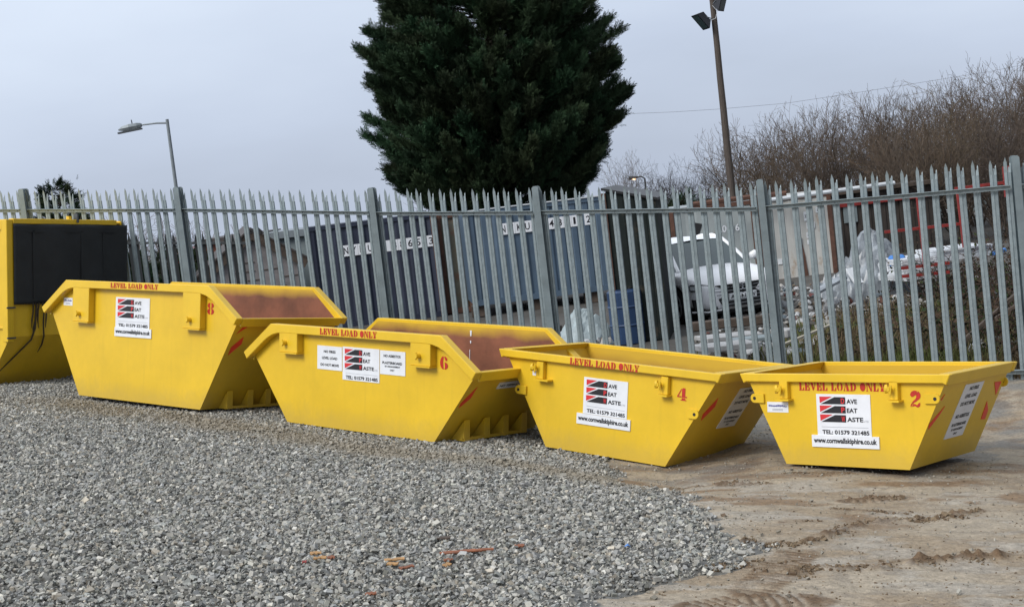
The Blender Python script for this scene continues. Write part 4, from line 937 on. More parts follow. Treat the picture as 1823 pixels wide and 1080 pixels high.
for k, q in enumerate(((441, 410, 448, 416), (446, 408, 453, 415), (456, 404, 467, 413), (458, 410, 466, 416))):
    board(q[0], q[1], q[2], q[3], 32.8, 32.8, .05, .04, M['plastic'], 'batten', 'dark roofing batten sticking up at the ridge of the slate gable', 'batten', 'dark battens at the ridge of the gable')
pa, pb = gab(362, 428, 38.5), gab(452, 420, 38.5); Mx, L = frame2(pa, pb); bb = empty('brick_building', Mx, 'red brick building with dark flat eaves behind the slate gable', 'building')
MB().box((0, 0, -.3), (L, 4, pa.z-.1)).build('wall', M['brick'], bb); MB().box((-.1, -.12, pa.z-.1), (L+.1, 4.1, pa.z+.02)).build('roof', M['roofdark'], bb)
pa, pb = gab(474, 415, 39), gab(545, 407, 39); Mx, L = frame2(pa, pb); bb = empty('cabin', Mx, 'grey flat roofed cabin between the slate gable and the navy container', 'building')
MB().box((0, 0, 0), (L, 3, pa.z-.18)).build('wall', M['greyclad'], bb); MB().box((-.1, -.15, pa.z-.18), (L+.1, 3.1, pa.z)).build('roof', M['lampgrey'], bb)
# ------------------------------------------------------------------ lamps, pole, wire
bp = gnd(338, 520); bp = Vector((at(315, 335, 34).x, at(315, 335, 34).y, 0))
top = at(297.5, 214, 34)
base = Vector((top.x, top.y, 0))
lp = empty('street_lamp', base, 'grey street lamp with a single arm and flat lantern, behind the fence at the left', 'street lamp')
h = top.z
b = MB(); b.tube([(0, 0, 0), (0, 0, 1.4), (0, 0, 1.45), (0, 0, h+.02)], [.08, .08, .05, .036], 10); b.build('column', M['lampgrey'], lp, smooth=False)
e_ = at(250, 223, 34)-base; k_ = at(298, 219, 34)-base
b = MB(); b.tube([k_, k_*.6+e_*.4+Vector((0, 0, .015)), e_], [.022, .02, .018], 8); b.build('arm', M['lampgrey'], lp)
t_ = at(211, 231, 34)-base; d = (t_-e_); Ln = d.length; d.normalize(); s = d.cross(Vector((0, 0, 1))).normalized(); up = s.cross(d)
secs = []
for u, w, hu, hd in ((-.06, .03, .03, .03), (.0, .055, .05, .05), (.15, .09, .065, .06), (.5, .115, .07, .065), (.8, .10, .05, .055), (1.0, .04, .0, .03)):
    c = e_+d*Ln*u
    secs.append([c+s*w+up*0, c+s*w*.7+up*hu, c-s*w*.7+up*hu, c-s*w, c-s*w*.8-up*hd, c+s*w*.8-up*hd])
b = MB(); n = 6; vs = [p for q in secs for p in q]
b.add(vs, [(i*n+j, i*n+(j+1) % n, (i+1)*n+(j+1) % n, (i+1)*n+j) for i in range(len(secs)-1) for j in range(n)]+[list(range(n)), list(range(len(vs)-n, len(vs)))]); b.build('lantern', M['lampgrey'], lp, smooth=False)
c = e_+d*Ln*.5-up*.068; b = MB(); b.prism([(-.27, -.085), (.27, -.085), (.30, 0), (.27, .085), (-.27, .085)], lambda u, v, t: c+d*u+s*v+up*t, -.03, .004); b.build('lens', M['lampgreyd'], lp)
c = e_+d*Ln*.35+up*.06; b = MB(); b.tube([c, c+up*.10], .014, 6); b.build('photocell', M['lampgreyd'], lp)
# wooden pole with floodlights
tp = at(1268.5, 8, 40); base = Vector((tp.x, tp.y, 0)); pl = empty('utility_pole', base, 'tall brown wooden pole carrying two black floodlights', 'pole')
b = MB(); n = 9; b.tube([(random.uniform(-.01, .01), 0, k/n*(tp.z+.5)) for k in range(n+1)], [.114-.040*k/n for k in range(n+1)], 12); b.build('shaft', M['pole'], pl)
def flood(px, py, yaw, pitch_, sc=1.):
    c = at(px, py, 40-.06)-base; sc = sc*1.29; fl = MB()
    Mx = Matrix.Translation(c) @ Matrix.Rotation(yaw, 4, 'Z') @ Matrix.Rotation(pitch_, 4, 'Y') @ Matrix.Scale(sc, 4)
    fl.add([Mx @ Vector(v) for v in ((.06,-.16,-.19),(.06,.16,-.19),(.06,.16,.19),(.06,-.16,.19),(-.08,-.10,-.11),(-.08,.10,-.11),(-.08,.10,.13),(-.08,-.10,.13),(.085,-.17,-.20),(.085,.17,-.20),(.085,.17,.20),(.085,-.17,.20))],
        [(4,5,6,7),(0,1,5,4),(1,2,6,5),(2,3,7,6),(3,0,4,7),(0,1,9,8),(1,2,10,9),(2,3,11,10),(3,0,8,11),(8,9,10,11)])
    o = fl.build('floodlight', M['floodblack'], pl)
    g = MB(); g.add([Mx @ Vector(v) for v in ((.09,-.14,-.17),(.09,.14,-.17),(.09,.14,.17),(.09,-.14,.17))], [(0,1,2,3)]); g.build('glass', M['glass'], o)
    g = MB(); g.tube([Mx @ Vector((-.05, -.13, 0)), Mx @ Vector((-.14, -.06, -.12)), Vector((0, 0, c.z-.02))], .013, 6); g.tube([Mx @ Vector((-.05, .13, 0)), Mx @ Vector((-.14, .06, -.12))], .013, 6); g.build('bracket', M['lampgrey'], o)
flood(1251.5, 35, R(196), R(38)); flood(1281, 3, R(-30), R(20), .95)
b = MB(); pts = [at(1268, 10, 39.87), at(1277, 20, 39.87), at(1274, 33, 39.87), at(1266, 36, 39.87)]; b.tube([p-base for p in pts], .008, 5); b.build('cable', M['board'], pl)
b = MB(); q = [(1060, 203), (1110, 203), (1200, 199.5), (1285, 194), (1400, 184), (1520, 166), (1640, 147), (1760, 128), (1900, 100)]
b.tube([at(x, y, 62) for x, y in q], .0065, 5); o = b.build('overhead_wire', M['wire']); tag(o, 'thin overhead wire sagging across the sky on the right', 'wire')
tp = at(1130, 318, 75); sl2 = empty('street_lamp', Vector((tp.x, tp.y, -.6)), 'distant street lamp glowing amber among bare twigs right of the conifer', 'street lamp')
zt = tp.z+.6; b = MB(); b.tube([(.5, 0, 0), (.5, 0, zt-.05), (.35, 0, zt+.07), (0, 0, zt+.05)], [.07, .05, .04, .035], 7); b.build('column', M['lampgreyd'], sl2)
b = MB(); b.tube([(.2, 0, zt+.06), (-.30, 0, zt+.05)], [.05, .11], 7); b.build('lantern', M['lampgreyd'], sl2)
b = MB(); b.tube([(-.05, 0, zt-.0), (-.05, 0, zt-.07)], [.11, .07], 8); b.build('bulb', M['lit'], sl2)

# ------------------------------------------------------------------ cars
def make_car(Mx, label, paint, plate=None, detail=True):
    root = empty('parked_car', Mx, label, 'car')
    # stations: x, half width, z sill, z shoulder, z centre line
    ST = [(-2.12, .60, .42, .80, .84), (-2.02, .76, .30, .92, .98), (-1.6, .86, .22, .94, 1.0), (-.9, .885, .20, .93, .98), (0, .89, .19, .91, .95), (.85, .89, .19, .89, .96), (1.3, .885, .20, .86, .93), (1.75, .85, .20, .79, .86), (2.02, .74, .20, .70, .765), (2.13, .58, .26, .60, .66)]
    vs = []
    for x, w, zl, zs, zc in ST:
        half = [(0, zl), (w*.80, zl), (w*.97, zl+.10), (w, zl*.45+zs*.55), (w*.955, zs-.03), (w*.86, zs+.015), (w*.45, zc-.004), (0, zc)]
        ring = half+[(-a, c) for a, c in half[-2:0:-1]]
        vs += [(x, a, c) for a, c in ring]
    n = 14; fs = [(i*n+j, i*n+(j+1) % n, (i+1)*n+(j+1) % n, (i+1)*n+j) for i in range(len(ST)-1) for j in range(n)]
    fs += [list(range(n)), list(range((len(ST)-1)*n, len(ST)*n))]
    b = MB(); b.add(vs, fs); o = b.build('body', paint, root, smooth=True); sd = o.modifiers.new('s', 'SUBSURF'); sd.levels = sd.render_levels = 2
    # cabin: glasshouse and roof
    BL = [(1.02, .70, .90), (.2, .80, .90), (-.75, .81, .92), (-1.55, .74, .96)]; RF = [(.22, .55, 1.37), (-.25, .58, 1.425), (-.8, .57, 1.41), (-1.35, .53, 1.33)]
    b = MB(); bl = [(x, w, z) for x, w, z in BL]+[(x, -w, z) for x, w, z in BL[::-1]]; rf = [(x, w, z) for x, w, z in RF]+[(x, -w, z) for x, w, z in RF[::-1]]
    b.add(bl+rf, [(i, (i+1) % 8, 8+(i+1) % 8, 8+i) for i in range(8)]); b.build('windows', M['glass'], root)
    b = MB(); cx = [(x, 0, z+.035) for x, w, z in RF]
    b.add(rf+cx, [(0,1,9,8),(1,2,10,9),(2,3,11,10),(7,8,9,6),(6,9,10,5),(5,10,11,4)]); ro = b.build('roof', paint, root, smooth=True)
    b = MB()
    for s in (1, -1):
        for i, (k, j) in enumerate(((0, 0), (2, 2), (3, 3))):
            A_, B_ = Vector((BL[k][0], s*BL[k][1], BL[k][2])), Vector((RF[j][0], s*RF[j][1], RF[j][2])); b.tube([A_, (A_+B_)/2+Vector((0, s*.012, .01)), B_], .035 if i != 1 else .03, 6)
        b.tube([(x, s*(w+.004), z+.004) for x, w, z in RF], .03, 6)
    b.build('pillar', paint, root)
    for s in (1, -1):
        b = MB(); b.tube([(.62, s*.93, 1.0), (.60, s*1.03, 1.01), (.58, s*1.06, 1.0)], [.06, .09, .05], 8); b.build('door_mirror', paint, root, smooth=True)
        for x in (1.30, -1.28):
            b = MB(); b.tube([(x, s*.60, .315), (x, s*.895, .315)], .385, 20); b.build('wheel_arch', M['plastic'], root)
            b = MB(); b.tube([(x, s*.68, .315), (x, s*.70, .315), (x, s*.90, .315), (x, s*.915, .315)], [.27, .315, .315, .28], 22); w = b.build('wheel', M['tyre'], root)
            b = MB()
            for k in range(5):
                a = 2*math.pi*k/5+.3; b.tube([(x, s*.918, .315), (x+math.cos(a)*.2, s*.922, .315+math.sin(a)*.2)], [.035, .022], 5)
            b.tube([(x+math.cos(2*math.pi*k/20)*.215, s*.918, .315+math.sin(2*math.pi*k/20)*.215) for k in range(21)], .018, 5, cap=False); b.build('rim', M['rim'], w)
    def fp(y, z, o=.0): # front face wraps back at the sides
        return (2.145-.42*abs(y/.9)**2.6-.10*max(0, z-.5)**1.5+o, y, z)
    def patch(pts, nm, mt, o=.012, par=root, sub=6):
        b = MB(); q = []
        for (y0, z0), (y1, z1) in zip(pts, pts[1:]+pts[:1]):
            for k in range(sub): q.append((y0+(y1-y0)*k/sub, z0+(z1-z0)*k/sub))
        m_ = len(q); c = (sum(p[0] for p in q)/m_, sum(p[1] for p in q)/m_)
        b.add([fp(y, z, o) for y, z in q]+[fp(c[0], c[1], o)]+[fp(y, z, o-.06) for y, z in q], [(i, (i+1) % m_, m_) for i in range(m_)]+[(i, (i+1) % m_, m_+1+(i+1) % m_, m_+1+i) for i in range(m_)])
        return b.build(nm, mt, par)
    gr = patch([(-.47, .66), (.47, .66), (.53, .56), (.36, .27), (-.36, .27), (-.53, .56)], 'grille', M['plastic'], .03)
    b = MB()
    for k in range(6):
        z = .32+.058*k; w = .36+.14*(z-.27)/.3; b.tube([fp(-w, z, .045), fp(0, z, .045), fp(w, z, .045)], .008, 5)
    b.build('slats', M['rim'], gr)
    b = MB()
    for k in range(4): b.tube([fp(-.115+.076*k+math.cos(2*math.pi*i/14)*.05, .60+math.sin(2*math.pi*i/14)*.05, .055) for i in range(15)], .007, 5, cap=False)
    b.build('ring_emblem', M['chrome'], gr)
    if plate:
        pp = patch([(-.26, .50), (.26, .50), (.26, .39), (-.26, .39)], 'number_plate', M['board'], .062, sub=1); b = MB(); put_text(b, plate, .24, -.24, .41, .48, lambda a, c: fp(a, c, .066), .015); b.build('lettering', M['plastic'], pp)
    for s in (1, -1):
        hl = patch([(s*.52, .655), (s*.70, .70), (s*.845, .70), (s*.83, .60), (s*.70, .575), (s*.56, .575)], 'headlight', M['lens'], .03)
        b = MB(); b.tube([fp(s*.56, .585, .04), fp(s*.7, .585, .04), fp(s*.83, .61, .04)], .012, 5); b.tube([fp(s*.54, .66, .04), fp(s*.7, .70, .04), fp(s*.84, .705, .04)], .012, 5); b.build('light_trim', M['plastic'], hl)
        patch([(s*.50, .42), (s*.82, .45), (s*.80, .27), (s*.46, .25)], 'air_intake', M['plastic'], .03)
        b = MB(); b.tube([fp(s*.40, .235, .03), fp(s*.62, .215, .03), fp(s*.84, .235, .03)], .014, 5); b.build('lip', paint, root)
    b = MB(); b.box((-1.9, -.78, .16), (1.95, .78, .30)); b.build('underbody', M['plastic'], root)
    return root
yawc = math.atan2(-.95, .31)-R(0); fw = Vector((math.cos(yawc), math.sin(yawc), 0)); lf = Vector((-fw.y, fw.x, 0))
Pw = gnd(1219, 577); C = Pw-fw*1.30+lf*.80
make_car(Matrix.Translation((C.x, C.y, 0)) @ Matrix.Rotation(yawc, 4, 'Z') @ Matrix.Translation((1.3, 0, 0)) @ Matrix.Diagonal((.88, 1, 1, 1)) @ Matrix.Translation((-1.3, 0, 0)), 'white hatchback car parked on the waste ground between the narrow hut and the grey container', M['carwhite'], 'WA14 VIA')
P = gnd(352, 495); make_car(Matrix.Translation((P.x-.3, P.y+2, 0)) @ Matrix.Rotation(R(-60), 4, 'Z'), 'red car half hidden behind the black fence at the left', M['carred'])

# ------------------------------------------------------------------ trees
def segmesh(S, k=3):
    """S: (n,8) p0,p1,r0,r1 -> prism tubes"""
    S = np.asarray(S, float); n = len(S); p0, p1 = S[:, :3], S[:, 3:6]; d = p1-p0; d /= np.linalg.norm(d, axis=1)[:, None]+1e-9
    a = np.cross(d, np.where(np.abs(d[:, 2:3]) < .9, [[0, 0, 1.]], [[1., 0, 0]])); a /= np.linalg.norm(a, axis=1)[:, None]; b = np.cross(d, a)
    V = []
    for p, r in ((p0, S[:, 6]), (p1, S[:, 7])):
        for j in range(k):
            t = 2*math.pi*j/k; V.append(p+(a*math.cos(t)+b*math.sin(t))*r[:, None])
    V = np.stack(V, 1).reshape(-1, 3); base = np.arange(n)[:, None, None]*2*k
    f = np.array([(j, (j+1) % k, k+(j+1) % k, k+j) for j in range(k)])
    return V, (f[None]+base).reshape(-1, 4)
def bare_tree(seed, h=5., stems=5, upright=.7, depth=5, spread=.5):
    r = np.random.default_rng(seed); trunk, twig = [], []
    def grow(p, d, L, rad, lev):
        k = max(2, int(L/.22)); step = L/k
        for i in range(k):
            d = d+r.normal(0, .12 if lev < 2 else .20, 3); d[2] += .05*upright*(1 if lev else .3); d /= np.linalg.norm(d)
            q = p+d*step; r1 = max(rad*(1-.5/k), .0048)
            (trunk if lev < 2 else twig).append((*p, *q, rad, r1)); p = q; rad = r1
            if lev < depth and (i > 0 or lev > 0) and r.random() < (.62 if lev < 3 else .58):
                v = r.normal(0, 1, 3); v -= d*v.dot(d); v /= np.linalg.norm(v); a = r.uniform(.45, 1.0)
                nd = d*math.cos(a)+v*math.sin(a); nd[2] += .16*upright; nd /= np.linalg.norm(nd)
                grow(p, nd, L*r.uniform(.42, .68), max(rad*.62, .0052), lev+1)
        if lev < depth and lev > 0:
            grow(p, d, L*.5, max(rad*.8, .0052), lev+1)
    for s in range(stems):
        a = r.uniform(0, 2*math.pi); t = r.uniform(.05, spread); grow(np.array([math.cos(a)*.15*stems**.5*.3, math.sin(a)*.15*stems**.5*.3, -.1]), np.array([math.cos(a)*t, math.sin(a)*t, 1.])/math.sqrt(1+t*t), h*r.uniform(.40, .62), .045*h/5*r.uniform(.7, 1.2), 0)
    return trunk, twig
TV = []
for sd, hh, st, up in ((1, 5, 6, .8), (2, 5, 7, 1.0), (3, 5, 5, .8), (4, 5, 8, .9), (5, 5, 6, .7)):
    tr, tw = bare_tree(sd, hh, st, up, 4); TV.append((tr, tw))
TM = []
tcol = [(.110, .076, .050), (.090, .066, .048), (.115, .084, .047), (.088, .065, .052), (.096, .073, .055)]
for i, (tr, tw) in enumerate(TV):
    V, Fc = segmesh(tr, 5); o1 = npmesh('trunk', V, Fc, M['bark'])
    V, Fc = segmesh(tw, 3); cc = np.array(tcol[i])[None]*np.repeat(rng.uniform(.7, 1.3, len(tw)), 6)[:, None]
    o2 = npmesh('crown', V, Fc, M['twig'], color=np.concatenate([cc, np.ones((len(cc), 1))], 1))
    zt = max(v[5] for v in tw); TM.append((o1.data, o2.data, zt)); bpy.data.objects.remove(o1); bpy.data.objects.remove(o2)
HEDGE = 'bare trees in the tangled hedge beyond the yard'
def put_bare(i, px, ytop, D, label, group, wide=1., zb=0.):
    t = at(px, ytop, D); me1, me2, zt = TM[i % 5]; s = (t.z-zb)/zt
    # keep the foot on the ground below the top
    root = empty('bare_tree', Matrix.Translation((t.x, t.y, zb)) @ Matrix.Rotation(random.uniform(0, 6.28), 4, 'Z') @ Matrix.Diagonal((s*wide, s*wide, s, 1)), label, 'tree', group)
    for nm, me in (('trunk', me1), ('crown', me2)):
        o = bpy.data.objects.new(nm, me); COL.objects.link(o); o.parent = root
HX = [1085, 1130, 1190, 1250, 1290, 1340, 1420, 1500, 1600, 1700, 1760, 1823, 1900]; HY = [290, 312, 270, 278, 232, 194, 174, 150, 138, 120, 96, 72, 60]
k = 0
for row, (D, n, x0, x1, dy) in enumerate(((42, 12, 1300, 1880, 8), (48, 12, 1275, 1870, 0), (38, 7, 1560, 1870, 50))):
    for q in range(n):
        px = x0+(x1-x0)*(q+random.uniform(.1, .9))/n; py = float(np.interp(px, HX, HY))+dy+random.uniform(-6, 16)
        put_bare(k, px, py, D+random.uniform(-1.5, 1.5), 'bare brown tree without leaves in the tangled hedge on the right', HEDGE, random.uniform(.8, 1.05)); k += 1
for (px, py, D, w) in ((1105, 262, 58, .8), (1150, 318, 50, 1.), (1196, 272, 50, .9), (1235, 278, 49, .85), (1268, 262, 50, .8), (1172, 300, 54, 1.)):
    put_bare(k, px, py, D, 'thin bare tree between the conifer and the wooden pole', 'thin bare trees between the conifer and the pole', w); k += 1
for (px, py, D, w) in ((760, 342, 45, .9), (800, 338, 46, .9), (835, 346, 46, .9)):
    put_bare(k, px, py, D, 'low bare shrub showing above the container under the left side of the conifer', 'bare shrubs under the conifer', w, -.3); k += 1
for (px, py, D, w) in ((215, 372, 50, 1.2), (252, 380, 48, 1.1), (188, 388, 47, 1.2), (278, 398, 46, 1.1), (20, 380, 50, 1.2), (62, 376, 50, 1.2)):
    put_bare(k, px, py, D, 'wispy bare bush behind the black fence and the enclosed skip', 'bare bushes at the left', w, -2.2); k += 1

def spray_template(r, n=13, L=.5):
    """a flat, feathery conifer spray along +x"""
    V, Fc = [], []
    for k in range(n):
        u = k/(n-1); s = 1 if k % 2 else -1; l = L*(.42-.26*u)*r.uniform(.8, 1.2); x = L*u*.8; a = R(38)*s*(1-.5*u) if k < n-1 else 0
        dx, dy = math.cos(a), math.sin(a); w = .015
        b = len(V); z = r.uniform(-.03, .03)
        V += [(x, 0, 0), (x+dx*l*.45-dy*w, dy*l*.45+dx*w, z), (x+dx*l, dy*l, z*2-.01), (x+dx*l*.45+dy*w, dy*l*.45-dx*w, z)]; Fc.append((b, b+1, b+2, b+3))
    V += [(0, -.01, .0), (L*.85, 0, .0), (0, .01, 0), (0, 0, .01)]; b = len(V)-4; Fc.append((b, b+1, b+2, b+3))
    return np.array(V), np.array(Fc)
SPR = [spray_template(random.Random(i)) for i in range(6)]
def sprays(P, Dr, scale, col, r):
    """instances of sprays at P pointing along Dr"""
    outV, outF, outC = [], [], []; ofs = 0; pick = r.integers(0, 6, len(P))
    for t in range(6):
        k = pick == t; p, d, s, c = P[k], Dr[k], scale[k], col[k]; n = len(p)
        if not n: continue
        d = d/np.linalg.norm(d, axis=1)[:, None]; v = r.normal(size=(n, 3)); v -= d*np.sum(v*d, 1)[:, None]; v /= np.linalg.norm(v, axis=1)[:, None]; w = np.cross(d, v)
        T, Fc = SPR[t]; V = p[:, None]+(T[None, :, 0:1]*d[:, None]+T[None, :, 1:2]*v[:, None]+T[None, :, 2:3]*w[:, None])*s[:, None, None]
        outV.append(V.reshape(-1, 3)); outF.append((Fc[None]+np.arange(n)[:, None, None]*len(T)+ofs).reshape(-1, 4)); ofs += n*len(T)
        outC.append(np.repeat(np.concatenate([c, np.ones((n, 1))], 1), len(T), 0))
    return np.concatenate(outV), np.concatenate(outF), np.concatenate(outC)
def conifer(label, base, prof, nb, per, seed, sc=1., trunk_r=.28, group=None):
    r = np.random.default_rng(seed); zs = [p[0] for p in prof]; rs = [p[1] for p in prof]; H = zs[-1]
    root = empty('conifer_tree', base, label, 'tree', group)
    P, Dr, S, C, segs = [], [], [], [], []
    w = np.interp(np.linspace(zs[0], H, 200), zs, rs)+.25; cdf = np.cumsum(w)/w.sum()
    for k in range(nb):
        zt = float(np.interp(r.random(), cdf, np.linspace(zs[0], H, 200))); a = r.uniform(0, 2*math.pi)
        rim = np.interp(zt, zs, rs)*r.uniform(.82, 1.03)*(1+.055*math.sin(a*3+zt*1.3)+.06*math.sin(a*7-zt*2.1)); z0 = max(.4, zt-rim*r.uniform(.25, .5))
        p0 = np.array([0, 0, z0]); p1 = np.array([math.cos(a)*rim, math.sin(a)*rim, zt]); mid = (p0+p1)/2; mid[2] -= .10*rim
        t = np.linspace(0, 1, 7)[:, None]; crv = p0*(1-t)**2+2*mid*t*(1-t)+p1*t*t
        for i in range(6): segs.append((*crv[i], *crv[i+1], .045*(1-i/6.5)*sc, .045*(1-(i+1)/6.5)*sc))
        n = int(per*r.uniform(.7, 1.3)*(.35+.65*rim/max(rs))); u = np.clip(1-np.abs(r.normal(0, .26, n)), .12, 1.0)[:, None]
        q = p0*(1-u)**2+2*mid*u*(1-u)+p1*u*u; tang = (p1-mid)*u+(mid-p0)*(1-u); tang /= np.linalg.norm(tang, axis=1)[:, None]+1e-9
        spread = .34*sc*(1.15-u); q = q+r.normal(0, 1, (n, 3))*spread
        d = tang*.8+r.normal(0, .38, (n, 3)); d[:, 2] += .42
        P.append(q); Dr.append(d); S.append(r.uniform(.55, 1.15, n)*sc)
        tone = r.uniform(.62, 1.35); c = np.array([.0215, .046, .0215])*tone*r.uniform(.7, 1.35, n)[:, None]*np.where(r.random(n) < .08, 1.6, 1.)[:, None]
        c[:, 0] *= r.uniform(.8, 1.5); C.append(c)
    V, Fc, CC = sprays(np.concatenate(P), np.concatenate(Dr), np.concatenate(S), np.concatenate(C), r)
    npmesh('crown', V, Fc, M['leaf'], root, color=CC)
    segs += [(0, 0, H*i/8*.95, 0, 0, H*(i+1)/8*.95, trunk_r*(1-i/8.3), trunk_r*(1-(i+1)/8.3)) for i in range(8)]
    V, Fc = segmesh(segs, 6); npmesh('trunk', V, Fc, M['bark'], root)
    return root
t0 = at(880, 200, 46)
conifer('tall dense dark green conifer towering above the containers', Vector((t0.x+.05, t0.y, 0)), [(1.7, 1.5), (2.3, 2.4), (2.85, 3.0), (3.5, 3.5), (4.7, 3.95), (6, 3.95), (7.2, 3.80), (8.7, 3.0), (11, 2.1), (13.6, .2)], 700, 250, 15, .78, .28)
t1 = at(102, 345, 52); conifer('small dark conifer top behind the galvanised fence and the enclosed skip', Vector((t1.x, t1.y, -1.6)), [(1.2, .8), (3.2, .95), (5.2, .85), (5.9, .5), (6.2, .16)], 150, 60, 12, .62, .1)
# evergreen hedge bushes beyond the black fence
for k, (px, py, D, rr, lab) in enumerate(((232, 452, 33, .8, 'dark green bush nearest the black sheet, beyond the black fence'), (282, 446, 34, .9, 'dark green bush just left of the second galvanised fence post'), (332, 440, 36, .7, 'dark green bush behind the red car'))):
    t = at(px, py, D); conifer(lab, Vector((t.x, t.y, 0)), [(.1, rr*.8), (t.z*.45, rr), (t.z*.8, rr*.7), (t.z, .1)], 90, 40, 20+k, .5, .05)
t = at(1216, 352, 45); conifer('small dark evergreen bush above the grey container behind the car', Vector((t.x, t.y, 0)), [(.5, .6), (1.6, .7), (t.z*.9, .4), (t.z+.05, .1)], 60, 40, 31, .5, .05)

# ------------------------------------------------------------------ weeds, brambles and rubble on the waste ground (uncountable)
def blades(P, hgt, col, r, w=.012):
    n = len(P); a = r.uniform(0, 2*math.pi, n); lean = r.normal(0, .35, (n, 2)); dx = np.stack([np.cos(a), np.sin(a)], 1)*w
    A_ = P.copy(); A_[:, :2] -= dx; B_ = P.copy(); B_[:, :2] += dx; m_ = P+np.concatenate([lean*hgt[:, None]*.4, hgt[:, None]*.6], 1); t = P+np.concatenate([lean*hgt[:, None], hgt[:, None]*(1-.2*np.abs(lean).sum(1))[:, None]], 1)
    m2 = m_.copy(); m2[:, :2] += dx*.7
    V = np.stack([A_, B_, m2, t, m_], 1).reshape(-1, 3); base = np.arange(n)[:, None, None]*5
    Fc = (np.array([(0, 1, 2, 4), (4, 2, 3, 3)])[None]+base).reshape(-1, 4)
    return V, Fc, np.repeat(np.concatenate([col, np.ones((n, 1))], 1), 5, 0)
def wp(n, x0, x1, y0, y1, r):
    px = r.uniform(x0, x1, n); py = r.uniform(y0, y1, n); ds = np.array([ray(a, b) for a, b in zip(px, py)]); t = -CAMZ/ds[:, 2]; P = CAM+ds*t[:, None]
    return px, py, P
r = np.random.default_rng(5)
px, py, P = wp(26000, 1090, 1900, 552, 712, r)
s = (P[:, :2]-FOOTW[0][:2]) @ dirw[:2]; dd = (P[:, :2]-FOOTW[0][:2]) @ nrmw[:2]
den = np.clip((px-1330)/160, .05, 1)*sstep(.35, .55, fbm(P[:, 0]*1.4, P[:, 1]*1.4, 3)+.18*(px > 1450)); kp = (dd > .05) & (r.random(len(px)) < den) & (py > np.interp(px, [1330, 1420, 1600, 1823], [640, 585, 545, 520]))
P = P[kp]; dd = dd[kp]; s = s[kp]; pxx = px[kp]
P[:, 2] = (np.interp(s, flen, FOOTW[:, 2])-.06)*(1-sstep(.3, 3., dd))
h_ = r.uniform(.08, .36, len(P))*(.6+.8*fbm(P[:, 0], P[:, 1], 2)); gmix = sstep(.42, .62, fbm(P[:, 0]*1.1+9, P[:, 1]*1.1, 3))
col = mixc((.135, .098, .060), (.095, .115, .030), np.clip(gmix+r.normal(0, .25, len(P)), 0, 1))*r.uniform(.6, 1.4, (len(P), 1))
V, Fc, C = blades(P, h_, col, r); me = npmesh('weeds', V, Fc[:, :], M['weed'], color=C); tag(me, 'rough grass and dead weeds on the waste ground behind the fence at the right', kind='stuff')
# bramble tangle: arching stems with dark leaves
segs, LP, LD = [], [], []
for q in range(760):
    x0 = r.uniform(1640, 1900) if q % 4 else r.uniform(1480, 1900); far = x0 > 1630 and r.random() < .5; p = np.array(gnd(x0, r.uniform(500, 560) if far else r.uniform(560, 660))); d = np.array([r.normal(0, .6), r.normal(0, .5), 1.]); d /= np.linalg.norm(d); L = r.uniform(.35, 1.15); k = 8
    big = .5+.5*float(sstep(1480, 1760, x0))
    for i in range(k):
        d = d+r.normal(0, .16, 3)+np.array([0, 0, -.16]); d /= np.linalg.norm(d); q1 = p+d*L/k*big*(1.35 if far else 1.); segs.append((*p, *q1, .006, .005))
        for _ in range(3):
            if r.random() < .55: LP.append(q1+r.normal(0, .05, 3)); LD.append(r.normal(0, 1, 3))
        p = q1
V1, F1 = segmesh(segs, 3); c1 = np.tile(np.array([[.055, .036, .028, 1]]), (len(V1), 1))
LP, LD = np.array(LP), np.array(LD); n = len(LP); u = LD/np.linalg.norm(LD, axis=1)[:, None]; v = np.cross(u, r.normal(size=(n, 3))); v /= np.linalg.norm(v, axis=1)[:, None]; ls = r.uniform(.018, .042, n)[:, None]
V2 = np.stack([LP-u*ls, LP+v*ls*.6, LP+u*ls, LP-v*ls*.6], 1).reshape(-1, 3); F2 = np.arange(n*4).reshape(-1, 4)+len(V1)
c2 = np.repeat(np.array([(.022, .034, .014), (.035, .045, .016), (.07, .045, .03), (.03, .03, .02)])[r.integers(0, 4, n)]*r.uniform(.7, 1.3, (n, 1)), 4, 0)
br_o = npmesh('brambles', np.concatenate([V1, V2]), np.concatenate([F1, F2]), M['weed'], color=np.concatenate([c1, np.concatenate([c2, np.ones((len(c2), 1))], 1)])); tag(br_o, 'dark tangle of brambles behind the fence at the right', kind='stuff')
# rubble: pale broken pieces and dark rubbish
px, py, P = wp(900, 1350, 1640, 512, 600, r); kp = (py < np.interp(px, [1350, 1480, 1640], [600, 590, 545])) & (r.random(900) < .75); P = P[kp]
px2, py2, P2 = wp(260, 1240, 1480, 560, 640, r); px3, py3, P3 = wp(150, 1600, 1800, 500, 560, r); px4, py4, P4 = wp(46, 1735, 1810, 612, 640, r); px5, py5, P5 = wp(500, 960, 1100, 590, 640, r)
PP = np.concatenate([P, P2, P3, P4, P5]); n = len(PP); PP[:, 2] += r.uniform(0, .10, n); ra = np.clip(r.lognormal(math.log(.055), .5, n), .015, .16)
cs = np.array([(.42, .43, .44), (.30, .29, .27), (.06, .055, .05), (.20, .16, .12), (.12, .035, .03), (.10, .13, .15)])[r.choice(6, n, p=[.28, .2, .26, .16, .04, .06])]*r.uniform(.7, 1.2, (n, 1))
V, Fc, C = stones(PP, ra, cs, r, .35); ru = npmesh('rubble', V, Fc, M['rubble'], color=C); tag(ru, 'broken pale rubble and rubbish strewn on the waste ground', kind='stuff')
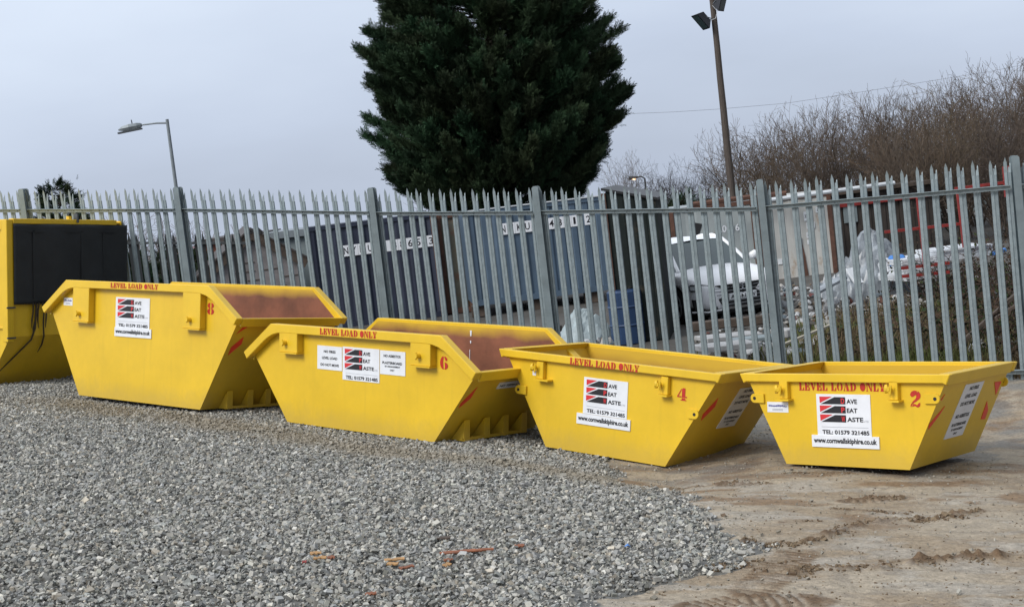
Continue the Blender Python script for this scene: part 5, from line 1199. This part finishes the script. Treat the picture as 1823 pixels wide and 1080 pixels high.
# white rubbish sacks at the foot of the bank
for k, (px_, py_, a_, c_, lab) in enumerate(((1742, 634, .17, .2, 'crumpled white rubbish sack left of the last fence pales'), (1790, 630, .25, .13, 'flattened white rubbish sheet at the foot of the right fence post'), (1775, 612, .26, .12, 'pale grey sheet lying in the brambles near the right fence post'))):
    lump('rubbish_sack', M['board'] if k < 2 else M['greyclad'], lab, 'rubbish', gnd(px_, py_+4), a_, .2, c_*1.4, 40+k, 14)
for k, q in enumerate(((1700, 620, 1823, 512, 18.6, 18.4), (1745, 585, 1823, 535, 19.2, 19))):
    board(*q, .09, .05, M['barge'], 'stake', ('long', 'short')[k]+' weathered stake leaning in the brambles at the right', 'stake', 'weathered stakes in the brambles')
# splinters of timber on the gravel
def yard_pt(px, py, up=.02):
    q = ypt(px, py); z = float(yheight(np.array([q[0]]), np.array([q[1]]))[0]); return np.array([q[0], q[1], z+up])
SPL = [(562, 995, 16, 8, 'wood', 'pale split wood chip, leftmost on the gravel'), (570, 1003, 18, -5, 'wood', 'flat orange wood chip beside the leftmost pale chip'), (589, 1003, 10, 30, 'woodred', 'tiny red brown chip right of the leftmost chips'),
       (702, 1006, 28, 4, 'wood', 'longest of the pale chips lying in the middle of the gravel'), (699, 1013, 16, -10, 'wood', 'square pale chip below the longest pale chip'), (724, 1018, 20, 35, 'woodred', 'small red brown chip right of the square pale chip'),
       (795, 1012, 12, 55, 'wood', 'bright pale chip below the long brown strip'), (798, 1004, 12, 20, 'woodred', 'red brown chip touching the bright pale chip'), (820, 990, 60, 4, 'woodred', 'long brown strip of timber lying flat on the gravel'), (855, 987, 38, 2, 'woodred', 'second brown strip, right-hand end of the long one'),
       (790, 966, 20, -3, 'barge', 'dark brown chip behind the long brown strip'), (925, 980, 14, 5, 'woodred', 'lone brown chip right of the brown strips'), (660, 1065, 14, 10, 'woodred', 'red brown chip nearest the bottom edge of the gravel'), (542, 1010, 6, 0, 'redsteel', 'tiny bright red scrap left of the pale chips')]
for px_, py_, w, a_, mk, lab in SPL:
    p = yard_pt(px_, py_); L = w/F*9.2*1.2; k = 5; rr = random.Random(px_)
    top = [(-L/2+L*i/k, .012+rr.uniform(-.006, .008)) for i in range(k+1)]; bot = [(L/2-L*i/k, -.012+rr.uniform(-.008, .006)) for i in range(k+1)]
    b = MB(); b.prism(top+bot, lambda u, v, t: (u, v, t+u*.08), 0, .008); o = b.build('wood_splinter', M[mk]); o.matrix_world = YM @ Matrix.Translation(p) @ Matrix.Rotation(R(a_), 4, 'Z') @ Matrix.Rotation(R(12), 4, 'X'); tag(o, lab, 'splinter', 'scraps of timber on the gravel')
p = yard_pt(1117, 981); b = MB(); b.add([(-.02, 0, 0), (.0, -.012, .012), (.02, .004, .002), (.004, .018, .02), (-.012, .012, .01)], [(0, 1, 4), (1, 2, 3), (1, 3, 4)]); o = b.build('plastic_scrap', M['bluebit']); o.matrix_world = YM @ Matrix.Translation(p); tag(o, 'tiny bright blue plastic scrap on the gravel', 'scrap')
